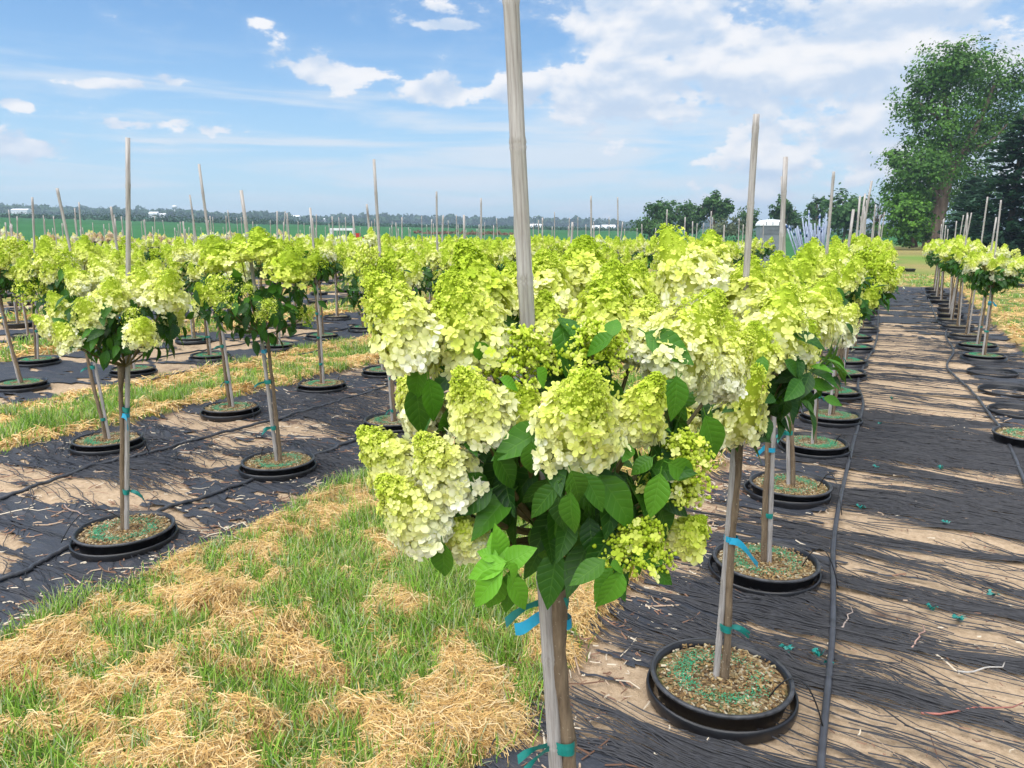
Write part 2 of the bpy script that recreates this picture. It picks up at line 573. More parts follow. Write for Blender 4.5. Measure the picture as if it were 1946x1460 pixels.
FLORET = m_floret('hydrangea_petal')
LEAF_O = m_leaf('hydrangea_leaf', True)
LEAF_M = m_leaf('hydrangea_leaf_massed', False)
GRASS = m_attr('grass_blade', 0.6, 0.25)
STRAW = m_attr('dry_straw', 0.8, 0.1, 0.15)
FAR_LEAF = m_attr('tree_leaf', 0.65, 0.2)
GROUND = m_ground()
FABRIC = m_fabric()
THREAD = simple('fabric_thread', (0.022, 0.023, 0.028), 0.5, 60, 0.5, spec=0.45)
BAMBOO = m_bamboo()
TRUNK = m_bark('hydrangea_bark', (0.10, 0.07, 0.045), (0.27, 0.20, 0.13), 60, 0.16)
TREEBARK = m_bark('tree_bark', (0.075, 0.05, 0.038), (0.22, 0.155, 0.12), 3.0, 0.15)
TWIG = simple('green_brown_stem', (0.12, 0.10, 0.035), 0.6, 30, 0.3)
POT = simple('black_pot_plastic', (0.012, 0.012, 0.014), 0.34, 9, 0.5, spec=0.5)
POTRIM = simple('scuffed_pot_rim', (0.045, 0.046, 0.05), 0.42, 25, 0.7, spec=0.5)
SOIL = m_soil()
CHIP = m_attr('bark_chip', 0.85)
PELLET = simple('green_fertiliser_pellet', (0.05, 0.34, 0.17), 0.6, 50, 0.35)
TIE = simple('green_tie_tape', (0.010, 0.20, 0.17), 0.36, 30, 0.35, spec=0.5)
TAG = simple('blue_tag_plastic', (0.015, 0.33, 0.52), 0.35, 12, 0.25, spec=0.5)
HOSE = simple('grey_black_hose', (0.045, 0.047, 0.055), 0.42, 14, 0.4, spec=0.5)
DRIP = simple('black_drip_tube', (0.014, 0.014, 0.016), 0.4, 14, 0.3, spec=0.5)
TERRAIN = m_terrain()
WHITE = simple('white_painted_metal', (0.74, 0.75, 0.76), 0.5, 3, 0.08)
RED = simple('red_machine_paint', (0.45, 0.035, 0.02), 0.45, 6, 0.2)
DARK = simple('dark_rubber', (0.02, 0.02, 0.022), 0.7, 6, 0.3)
GREYPLASTIC = simple('grey_cabin_plastic', (0.20, 0.22, 0.24), 0.5, 4, 0.15)
GALV = simple('grey_stake_plastic', (0.27, 0.32, 0.42), 0.5, 8, 0.2)
NAVY = simple('navy_tie', (0.02, 0.06, 0.16), 0.5, 8, 0.2)

# ---------------------------------------------------------------- the lie of the land
ROWS = {'R0': 1.16, 'R1': -0.42, 'A': -3.55, 'B': -5.15, 'C': -7.8, 'D': -9.35, 'E': -12.05, 'F': -13.65,
        'G': -16.3, 'H': -17.9, 'I': -20.6, 'J': -22.2, 'K': -24.8, 'L': -26.4}
STRIPS = [(-0.95, 1.72), (-5.72, -3.02), (-9.95, -7.25), (-14.2, -11.5), (-18.45, -15.75), (-22.75, -20.05), (-26.95, -24.3)]
FIELD_END = 26.3


def strip_mask(x, y):
    """1 on the fabric-covered beds, 0 on the grass between them, wavy soft edges"""
    x = np.asarray(x, float)
    wob = 0.10 * fbm(x * 0.3 + 4, np.asarray(y) * 1.3, 3, 3) + 0.05 * fbm(x * 2, np.asarray(y) * 4.5, 3, 5)
    m = np.zeros_like(x)
    for a, b in STRIPS:
        m = np.maximum(m, sstep(a - 0.05, a + 0.07, x + wob) * (1 - sstep(b - 0.07, b + 0.05, x + wob)))
    return m * (1 - sstep(FIELD_END - 0.3, FIELD_END + 0.3, np.asarray(y) + 2 * wob))


def straw_mask(x, y):
    n = 0.62 * fbm(np.asarray(x) * 2.6, np.asarray(y) * 3.3, 4, 8) + 0.70 * fbm(np.asarray(x) * 8, np.asarray(y) * 11, 4, 2)
    e = np.zeros_like(np.asarray(x, float))
    for a, b in STRIPS:
        e = np.maximum(e, np.exp(-((x - b - 0.25) / 0.22) ** 2) * 0.30)
        e = np.maximum(e, np.exp(-((x - a + 0.16) / 0.16) ** 2) * 0.34)
    return sstep(-0.07, 0.24, n + e) * (1 - strip_mask(x, y))


def slope_at(x, y):
    a = np.arctan2(_c * x + _s * y, -_s * x + _c * y)          # bearing to the right of straight ahead
    return np.interp(a, [-3.2, -1.2, -0.6, 0.0, 0.25, 0.45, 1.2, 3.2], [0.012, 0.024, 0.0250, 0.0125, 0.0080, 0.0060, 0.006, 0.012])


def land(x, y):
    x, y = np.asarray(x, float), np.asarray(y, float)
    r = np.hypot(x, y)
    return slope_at(x, y) * np.maximum(r - 34 - 40 * 0, 0) * sstep(30, 160, r)


def near_height(x, y):
    s = strip_mask(x, y)
    st = straw_mask(x, y)
    z = 0.012 * fbm(x * 1.6, y * 1.6, 3, 1) + 0.008 * fbm(x * 9, y * 9, 3, 4)
    z += (1 - s) * (0.02 + 0.022 * st * (0.5 + 1.2 * fbm(x * 9, y * 9, 3, 7)) + 0.012 * fbm(x * 5, y * 5, 3, 6))
    return z - 0.012 * s


def lines(*segs):
    out = []
    for a, b, d in segs:
        out.append(np.arange(a, b - 1e-6, d))
    return np.concatenate(out)


def grid_mesh(X, Y, Z):
    ny, nx = X.shape
    V = np.stack([X, Y, Z], -1).reshape(-1, 3)
    i = np.arange(ny - 1)[:, None] * nx + np.arange(nx - 1)[None]
    return V, np.stack([i, i + 1, i + nx + 1, i + nx], -1).reshape(-1, 4)


xs = lines((-36, -10.5, 0.35), (-10.5, -6, 0.10), (-6, 2.4, 0.045), (2.4, 12.5, 0.25))
ys = lines((-4, 0.4, 0.4), (0.4, 7.5, 0.045), (7.5, 14, 0.12), (14, 34.5, 0.35))
X, Y = np.meshgrid(xs, ys)
sm, hm = strip_mask(X, Y), straw_mask(X, Y)
edge = 4 * sm * (1 - sm)
Cc = np.stack([np.clip(sm - 0.9 * edge + 0.25 * fbm(X, Y, 3, 9), 0, 1), np.clip(1 - sm - 0.6 * edge, 0, 1), hm], -1).reshape(-1, 3)
V, Q = grid_mesh(X, Y, near_height(X, Y))
MB().add(V, Q, 0, Cc).build('ground', GROUND, kind='structure')

# outer land out to the horizon: mown grass near, crop fields, rising gently to the left
rr = np.concatenate([np.linspace(3, 36, 8), np.geomspace(40, 4500, 70)])
aa = np.concatenate([np.linspace(-R(45), R(45), 150), np.linspace(R(48), R(312), 60)])
A_, R_ = np.meshgrid(aa, rr)
X = R_ * (np.sin(A_) * _c - np.cos(A_) * _s)
Y = R_ * (np.sin(A_) * _s + np.cos(A_) * _c)
Z = land(X, Y) - 0.03 - 0.06 * (R_ < 36)
crop, dark, lawn, pale = [np.array(c) for c in ((0.036, 0.135, 0.046), (0.028, 0.085, 0.042), (0.14, 0.235, 0.05), (0.11, 0.25, 0.075))]
lawnm = np.clip(sstep(-4.5, -1.5, X - 0.0 * Y) * (1 - sstep(95, 120, R_)) + (1 - sstep(30, 37, R_)), 0, 1)[..., None]
Cc = crop * np.ones((*X.shape, 3))
bd = sstep(-0.05, 0.12, fbm(X * 0.004, Y * 0.004, 2, 2))[..., None]
far = sstep(150, 230, R_)[..., None]
Cc = Cc * (1 - far) + far * (dark * (1 - bd) + crop * 0.9 * bd)
tan = np.array((0.26, 0.23, 0.09))
tn = sstep(0.05, 0.3, fbm(X * 0.13, Y * 0.13, 3, 6))[..., None]
Cc = Cc * (1 - lawnm) + (lawn * (1 - tn) + tan * tn) * lawnm
i = np.arange(len(rr) - 1)[:, None] * len(aa)
j = np.arange(len(aa))[None]
k = (j + 1) % len(aa)
Q = np.stack([i + j, i + k, i + len(aa) + k, i + len(aa) + j], -1).reshape(-1, 4)
MB().add(np.stack([X, Y, Z], -1).reshape(-1, 3), Q[:, ::-1], 0, Cc.reshape(-1, 3)).build('terrain', TERRAIN, kind='structure')


# ---------------------------------------------------------------- weed fabric: torn sheets and pulled-out threads
POTSPOTS = []                                     # filled by the plants below; pots stand through the fabric


def fabric_height(x, y):
    return near_height(x, y) + 0.006 + 0.022 * np.abs(fbm(x * 2.2, y * 7.5, 4, 12)) + 0.008 * np.abs(fbm(x * 7, y * 22, 3, 13))


def fabric_sheet(a, b, y0, y1, dx, dy, keep, seed):
    xs, ys = np.arange(a, b + dx / 2, dx), np.arange(y0, y1, dy)
    X, Y = np.meshgrid(xs, ys)
    X = X + rng.uniform(-.42, .42, X.shape) * dx
    Y = Y + rng.uniform(-.42, .42, Y.shape) * dy
    V, Q = grid_mesh(X, Y, fabric_height(X, Y))
    c = V[Q].mean(1)
    k = keep(c[:, 0], c[:, 1], seed)
    Q = Q[k]
    used, inv = np.unique(Q, return_inverse=True)
    return V[used], inv.reshape(-1, 4)


def keep_frayed(x, y, seed):
    """aisle beside the near plant: intact by the pots and far down, shredded in between"""
    n = fbm(x * 1.1, y * 5.5, 4, seed) + 0.45 * fbm(x * 3.0, y * 30, 2, seed + 2)
    th = 0.0 + 0.70 * sstep(-0.32, 0.0, x) * (1 - sstep(0.75, 1.15, x)) * (1 - sstep(9, 15, y))
    th = th - 0.30 * sstep(13, 19, y) - 0.20 * np.exp(-((x + 0.55) / 0.24) ** 2) + 0.16 * sstep(-0.80, -0.98, x)
    return (n > th) & (strip_mask(x, y) > 0.35)


def keep_worn(x, y, seed):
    n = fbm(x * 1.0, y * 2.4, 4, seed) + 0.35 * fbm(x * 4.0, y * 17, 3, seed + 2)
    mid = 0.22 * np.exp(-(((x - np.round((x + 4.37) / 4.23) * 4.23 + 4.37) / 0.5) ** 2))
    return (n > -0.20 + mid) & (strip_mask(x, y) > 0.3)


def weed_fabric(idx, segs, keep, threads=None):
    a, b = STRIPS[idx]
    mb = MB()
    for y0, y1, dx, dy in segs:
        mb.add(*fabric_sheet(a - 0.1, b + 0.1, y0, y1, dx, dy, keep, 20 + idx))
    o = mb.build('weed_fabric', FABRIC, kind='structure')
    return o


weed_fabric(0, [(0.3, 6.5, 0.035, 0.012), (6.5, 13, 0.05, 0.022), (13, FIELD_END, 0.09, 0.06)], keep_frayed)
weed_fabric(1, [(0.6, 7.5, 0.04, 0.02), (7.5, FIELD_END, 0.10, 0.06)], keep_worn)
weed_fabric(2, [(3, 12, 0.07, 0.04), (12, FIELD_END, 0.15, 0.10)], keep_worn)
for i_ in (3, 4, 5, 6):
    weed_fabric(i_, [(5, FIELD_END, 0.22, 0.15)], keep_worn)


def strand_mesh(P, W, lift):
    """flat-sided threads through P (k, m, 3): three-sided prisms"""
    k, m, _ = P.shape
    T = np.gradient(P, axis=1)
    T = unit(T)
    S = np.stack([-T[..., 1], T[..., 0], np.zeros_like(T[..., 0])], -1)
    W = W[:, None, None]
    A, B, C_ = P - S * W, P + S * W, P + np.array([0, 0, 1.0]) * W * 1.3
    V = np.stack([A, C_, B], 2).reshape(-1, 3)
    base = (np.arange(k)[:, None] * m + np.arange(m - 1)[None]) * 3
    q = []
    for u, v in ((0, 1), (1, 2)):
        q.append(np.stack([base + u, base + v, base + 3 + v, base + 3 + u], -1).reshape(-1, 4))
    return V, np.concatenate(q)


def threads(idx, n, ylo, yhi, length, w, amount_fn, seed):
    """pulled-out warp threads lying across the bed, gathered into ropes"""
    a, b = STRIPS[idx]
    r = np.random.default_rng(seed)
    y0 = ylo + (yhi - ylo) * r.random(n * 3) ** 1.6
    x0 = r.uniform(a + 0.1, b - 0.05, n * 3)
    ok = r.random(n * 3) < amount_fn(x0, y0)
    x0, y0 = x0[ok][:n], y0[ok][:n]
    k = len(x0)
    m = 11
    L = length * r.uniform(0.35, 1.0, k)
    s = np.linspace(-0.5, 0.5, m)
    xx = x0[:, None] + L[:, None] * s[None]
    wander = r.normal(0, 0.02, (k, 1)) * s[None] * 2 + r.normal(0, 0.06, (k, 1)) * (s[None] ** 2)
    rough = np.cumsum(r.normal(0, 0.0045, (k, m)), 1)
    yy = y0[:, None] + wander + rough - 0.05 * s[None] * 2
    for _ in range(2):                            # slide towards shared ropes
        yy = yy + 0.085 * fbm(xx * 0.9, yy * 4.5, 2, seed) + 0.012 * fbm(xx * 5, yy * 9, 2, seed + 1)
    inside = (xx > a) & (xx < b)
    zz = fabric_height(xx, yy) + 0.002 + np.abs(r.normal(0, 0.006, (k, 1))) * (1 - (2 * s[None]) ** 2) + 0.002 * r.random((k, m))
    xx = np.clip(xx, a - 0.03, b + 0.05)
    P = np.stack([xx, yy, zz], -1)
    return strand_mesh(P, w * r.uniform(0.6, 1.4, k), 0)


def amt_aisle(x, y):
    n = 0.75 * fbm(x * 0.7, y * 4.2, 3, 31) + 0.55 * fbm(x * 0.8, y * 11.0, 3, 34)
    g = sstep(-0.01, 0.08, n) * 0.95 + 0.05
    return g * (0.25 + 0.75 * sstep(-0.75, -0.1, x)) * (1 - 0.75 * sstep(9, 14, y))


mb = MB()
mb.add(*threads(0, 8200, 1.0, 7.5, 0.95, 0.0023, amt_aisle, 5))
mb.add(*threads(0, 1300, 6.0, 15.0, 1.0, 0.0036, amt_aisle, 6))
mb.build('pulled_fabric_threads', THREAD, kind='stuff', label='black threads pulled out of the worn weed fabric across the aisle', category='threads')


def amt_bed(x, y):
    return 0.1 + 0.9 * sstep(-0.05, 0.3, fbm(x * 0.9, y * 2.5, 3, 41))


mb = MB()
mb.add(*threads(1, 4200, 1.2, 9.0, 0.7, 0.0024, amt_bed, 8))
mb.build('loose_fabric_threads', THREAD, kind='stuff', label='black loose threads and roots on the left fabric bed', category='threads')

# ---------------------------------------------------------------- grass and dry straw
def blades(P, hgt, wid, rnd, colr, seg=3, lean=0.5):
    k = len(P)
    a = rnd.uniform(0, 2 * np.pi, k)
    d = np.stack([np.cos(a), np.sin(a), np.zeros(k)], 1)
    sd = np.stack([-np.sin(a), np.cos(a), np.zeros(k)], 1)
    ln = np.abs(rnd.normal(0.0, lean, k)) + 0.12
    ts = np.linspace(0, 1, seg + 1)
    ctr = P[:, None] + d[:, None] * (ln * hgt)[:, None, None] * (ts ** 1.7)[None, :, None] \
        + np.array([0, 0, 1.0]) * (hgt / np.sqrt(1 + ln ** 2 * 0.7))[:, None, None] * (ts - 0.22 * np.clip(ln, 0, 1.5).mean() * ts ** 2)[None, :, None]
    w = wid[:, None, None] * (1 - ts ** 1.6 * 0.85)[None, :, None]
    L, Rr = ctr[:, :-1] - sd[:, None] * w[:, :-1], ctr[:, :-1] + sd[:, None] * w[:, :-1]
    V = np.concatenate([np.stack([L, Rr], 2).reshape(k, -1, 3), ctr[:, -1:]], 1)
    nv = V.shape[1]
    b0 = np.arange(k)[:, None] * nv
    q = []
    for i in range(seg - 1):
        q.append(b0 + np.array([2 * i, 2 * i + 1, 2 * i + 3, 2 * i + 2])[None])
    t = b0 + np.array([2 * seg - 2, 2 * seg - 1, 2 * seg])[None]
    C = np.repeat(colr[:, None], nv, 1).reshape(-1, 3)
    return V.reshape(-1, 3), ([np.concatenate(q), t] if q else [t]), C


GREENS = np.array([(0.13, 0.28, 0.024), (0.22, 0.41, 0.040), (0.32, 0.49, 0.085), (0.39, 0.47, 0.25), (0.08, 0.18, 0.02), (0.52, 0.46, 0.19)])


def in_view(x, y, pad=0.5):
    u, v = _c * x + _s * y, -_s * x + _c * y
    return (v > 0.3) & (np.abs(u) < 0.70 * v + pad)


def grass_patch(mb, n, x0, x1, y0, y1, h, w, seed, seg=3, clump=True, power=1.0):
    r = np.random.default_rng(seed)
    x, y = r.uniform(x0, x1, n), y0 + (y1 - y0) * r.random(n) ** power
    if clump:
        g = r.normal(0, 0.012, (n, 2))
        cell = 0.05
        x = np.where(r.random(n) < 0.6, np.round(x / cell) * cell + g[:, 0] + 0.3 * cell * np.sin(np.round(y / cell) * 7.1), x)
        y = np.where(r.random(n) < 0.6, np.round(y / cell) * cell + g[:, 1] + 0.3 * cell * np.sin(np.round(x / cell) * 5.3), y)
    s, st = strip_mask(x, y), straw_mask(x, y)
    vig = fbm(x * 1.7, y * 1.7, 3, 15)
    dens = (1 - s) ** 3 * (1 - 0.93 * st) * (0.55 + 0.6 * sstep(-0.3, 0.3, vig))
    ok = (r.random(n) < dens) & in_view(x, y)
    x, y, vig = x[ok], y[ok], vig[ok]
    k = len(x)
    hh = h * r.uniform(0.45, 1.15, k) * (0.75 + 0.7 * sstep(-0.2, 0.4, vig))
    ci = r.choice(6, k, p=[.15, .27, .23, .16, .07, .12])
    cc = GREENS[ci] * r.uniform(0.8, 1.2, (k, 1))
    P = np.stack([x, y, near_height(x, y) - 0.004], 1)
    V, Fc, C = blades(P, hh, w * r.uniform(.7, 1.3, k), r, cc, seg)
    mb.add(V, Fc, 0, C)


mb = MB()
grass_patch(mb, 85000, -3.1, -0.85, 0.9, 4.2, 0.115, 0.0024, 51)
grass_patch(mb, 16000, -3.1, -0.85, 4.2, 9.0, 0.11, 0.004, 52, 2)
mb.build('near_grass', GRASS, kind='stuff', label='bright green grass blades between dry clippings in the near strip', category='grass')
mb = MB()
grass_patch(mb, 52000, -7.4, -5.6, 2.5, 9.0, 0.11, 0.0045, 53, 2)
grass_patch(mb, 12000, -7.4, -5.6, 9.0, 20.0, 0.12, 0.008, 54, 2, False)
mb.build('middle_grass', GRASS, kind='stuff', label='green grass strip between the left fabric beds', category='grass')
mb = MB()
grass_patch(mb, 16000, -11.6, -9.8, 4, 20.0, 0.12, 0.009, 55, 2, False, 1.5)
grass_patch(mb, 9000, -15.8, -14.1, 6, 20.0, 0.12, 0.011, 56, 2, False, 1.5)
grass_patch(mb, 24000, 1.65, 8.0, 6, 34.0, 0.09, 0.008, 57, 2, False, 1.3)
grass_patch(mb, 9000, -2.5, 9.0, 26, 34.4, 0.10, 0.013, 58, 2, False)
grass_patch(mb, 9000, -3.1, -0.85, 9, 26.0, 0.12, 0.009, 59, 2, False)
mb.build('far_grass', GRASS, kind='stuff', label='distant turf strips between and beyond the hydrangea beds', category='grass')


def ribbons(P, W):
    k, m, _ = P.shape
    T = unit(np.gradient(P, axis=1))
    S = np.stack([-T[..., 1], T[..., 0], np.zeros_like(T[..., 0])], -1) + np.array([0, 0, .5])
    W = W[:, None, None]
    V = np.stack([P - S * W, P + S * W], 2).reshape(-1, 3)
    b0 = (np.arange(k)[:, None] * m + np.arange(m - 1)[None]) * 2
    return V, np.stack([b0, b0 + 1, b0 + 3, b0 + 2], -1).reshape(-1, 4)


def straw(mb, n, x0, x1, y0, y1, length, w, seed, power=1.0):
    r = np.random.default_rng(seed)
    x, y = r.uniform(x0, x1, n), y0 + (y1 - y0) * r.random(n) ** power
    st = straw_mask(x, y)
    ok = (r.random(n) < st ** 1.5 + 0.05) & in_view(x, y) & (strip_mask(x, y) < 0.6)
    x, y, st = x[ok], y[ok], st[ok]
    k = len(x)
    a = fbm(x * 3, y * 3, 2, 77) * 5 + r.normal(0, 1.2, k)
    L = length * r.uniform(0.35, 1.1, k)
    m = 3
    s = np.linspace(-.5, .5, m)
    bend = r.normal(0, 0.7, k)
    ang = a[:, None] + bend[:, None] * s[None]
    xx = x[:, None] + L[:, None] * s[None] * np.cos(ang)
    yy = y[:, None] + L[:, None] * s[None] * np.sin(ang)
    up_ = np.abs(r.normal(0, 0.016, k)) * (0.3 + st)
    tilt = r.normal(0, 0.26, k)
    zz = near_height(xx, yy) + 0.003 + up_[:, None] + (tilt * L)[:, None] * s[None]
    zz = np.maximum(zz, near_height(xx, yy) + 0.002)
    V, Q = ribbons(np.stack([xx, yy, zz], -1), w * r.uniform(.6, 1.3, k))
    base = np.array([(0.66, 0.43, 0.16), (0.78, 0.57, 0.27), (0.50, 0.30, 0.10), (0.72, 0.56, 0.31), (0.34, 0.21, 0.08)])
    cc = base[r.choice(5, k, p=[.34, .26, .16, .16, .08])] * r.uniform(.85, 1.15, (k, 1))
    mb.add(V, Q, 0, np.repeat(cc, m * 2, 0))


mb = MB()
straw(mb, 260000, -3.2, -0.8, 0.9, 4.4, 0.085, 0.0010, 61)
straw(mb, 16000, -3.2, -0.8, 4.4, 9.5, 0.14, 0.0028, 62)
mb.build('near_dry_clippings', STRAW, kind='stuff', label='tan dry grass clippings lying in ridges on the near grass', category='dry grass')
mb = MB()
straw(mb, 42000, -7.5, -5.5, 2.5, 10.0, 0.14, 0.0030, 63)
straw(mb, 12000, -11.7, -9.7, 4, 18.0, 0.2, 0.006, 64)
straw(mb, 14000, 1.6, 7.0, 6, 32.0, 0.2, 0.006, 65, 1.3)
straw(mb, 6000, -15.8, -14.0, 6, 20.0, 0.2, 0.008, 66)
mb.build('far_dry_clippings', STRAW, kind='stuff', label='tan dry clippings on the farther grass strips', category='dry grass')

# litter on the beds: wood chips, leaf bits, pale straws
mb = MB()
r = np.random.default_rng(71)
for (x0, x1, y0, y1, n, L) in ((-0.95, 1.7, 1.2, 8, 1700, 0.035), (-5.7, -3.0, 1.3, 9, 3800, 0.05), (-1.25, -0.7, 1.2, 6, 1400, 0.035), (-3.3, -2.95, 1.4, 6, 900, .04)):
    x, y = r.uniform(x0, x1, n), r.uniform(y0, y1, n)
    a = r.uniform(0, 3.14, n)
    s = np.linspace(-.5, .5, 3)
    LL = L * r.uniform(0.2, 1.2, n) * np.where(r.random(n) < 0.12, 4.0, 1.0)
    ang = a[:, None] + r.normal(0, .5, (n, 1)) * s[None]
    xx, yy = x[:, None] + LL[:, None] * s * np.cos(ang), y[:, None] + LL[:, None] * s * np.sin(ang)
    V, Q = strand_mesh(np.stack([xx, yy, fabric_height(xx, yy) + 0.004], -1), r.uniform(0.0010, 0.004, n), 0)
    base = np.array([(0.42, 0.31, 0.22), (0.26, 0.15, 0.10), (0.60, 0.52, 0.40), (0.16, 0.09, 0.06)])
    mb.add(V, Q, 0, np.repeat(base[r.choice(4, n)], 9, 0))
mb.build('plant_litter', STRAW, kind='stuff', label='small wood chips and dead stems littering the beds', category='litter')

# ---------------------------------------------------------------- hydrangea pieces
def petal_shape(detail):
    if detail == 2:
        v = [(0, 0, 0), (-.30, .42, .05), (-.27, .80, .02), (0, 1.0, -.05), (.27, .80, .02), (.30, .42, .05), (0, .5, -.03)]
        f = [(6, 0, 5), (6, 5, 4), (6, 4, 3), (6, 3, 2), (6, 2, 1), (6, 1, 0)]
        return np.array(v), np.array(f)
    v = [(0, 0, 0), (-.33, .6, .05), (0, 1.0, -.04), (.33, .6, .05)]
    return np.array(v), np.array([(0, 3, 2, 1)])


def floret_shape(detail, seed=0):
    r = np.random.default_rng(seed)
    pv, pf = petal_shape(detail)
    V, Fs, ctr = [], [], []
    for i in range(4):
        a = i * math.pi / 2 + r.normal(0, 0.12)
        t = 0.16 + r.normal(0, 0.16)                       # petals lifted into a shallow cup
        sc_ = (1.15 if i % 2 else 1.0) * r.uniform(.9, 1.08)
        q = pv * np.array([1.22, 1, 1]) * sc_ * 0.54
        q = np.stack([q[:, 0], q[:, 1] * math.cos(t) - q[:, 2] * math.sin(t), q[:, 1] * math.sin(t) + q[:, 2] * math.cos(t)], 1)
        c, s = math.cos(a), math.sin(a)
        q = np.stack([c * q[:, 0] - s * q[:, 1], s * q[:, 0] + c * q[:, 1], q[:, 2] + 0.012 * (i % 2)], 1)
        Fs.append(pf + len(V) * len(pv))
        V.append(q)
        ctr.append(np.clip(1 - pv[:, 1] * 2.6, 0, 1))
    return np.concatenate(V), np.concatenate(Fs), np.concatenate(ctr)


FL2 = [floret_shape(2, i) for i in range(4)]
FL1 = [floret_shape(1, i) for i in range(3)]
OCT = (np.array([(1, 0, 0), (-1, 0, 0), (0, 1, 0), (0, -1, 0), (0, 0, 1), (0, 0, -1)], float),
       np.array([(0, 2, 4), (2, 1, 4), (1, 3, 4), (3, 0, 4), (2, 0, 5), (1, 2, 5), (3, 1, 5), (0, 3, 5)]))


def cone_points(n, L, Rm, r, squash=0.50):
    """points on a rounded hydrangea cone: u = 0 at the skirt, 1 at the tip"""
    u = r.random(n * 4)
    prof = (1 - u) ** squash * sstep(-0.06, 0.16, u)
    keep = r.random(n * 4) < (prof + 0.05) / 1.05
    u, prof = u[keep][:n], prof[keep][:n]
    n = len(u)
    a = r.uniform(0, 2 * np.pi, n)
    ph = r.uniform(0, 6, 3)
    lump = 1 + 0.14 * np.sin(3 * a + 9 * u + ph[0]) + 0.12 * np.sin(5 * a - 13 * u + ph[1]) + 0.07 * np.sin(9 * a + 21 * u + ph[2])
    rad = Rm * prof * lump
    return u, a, rad


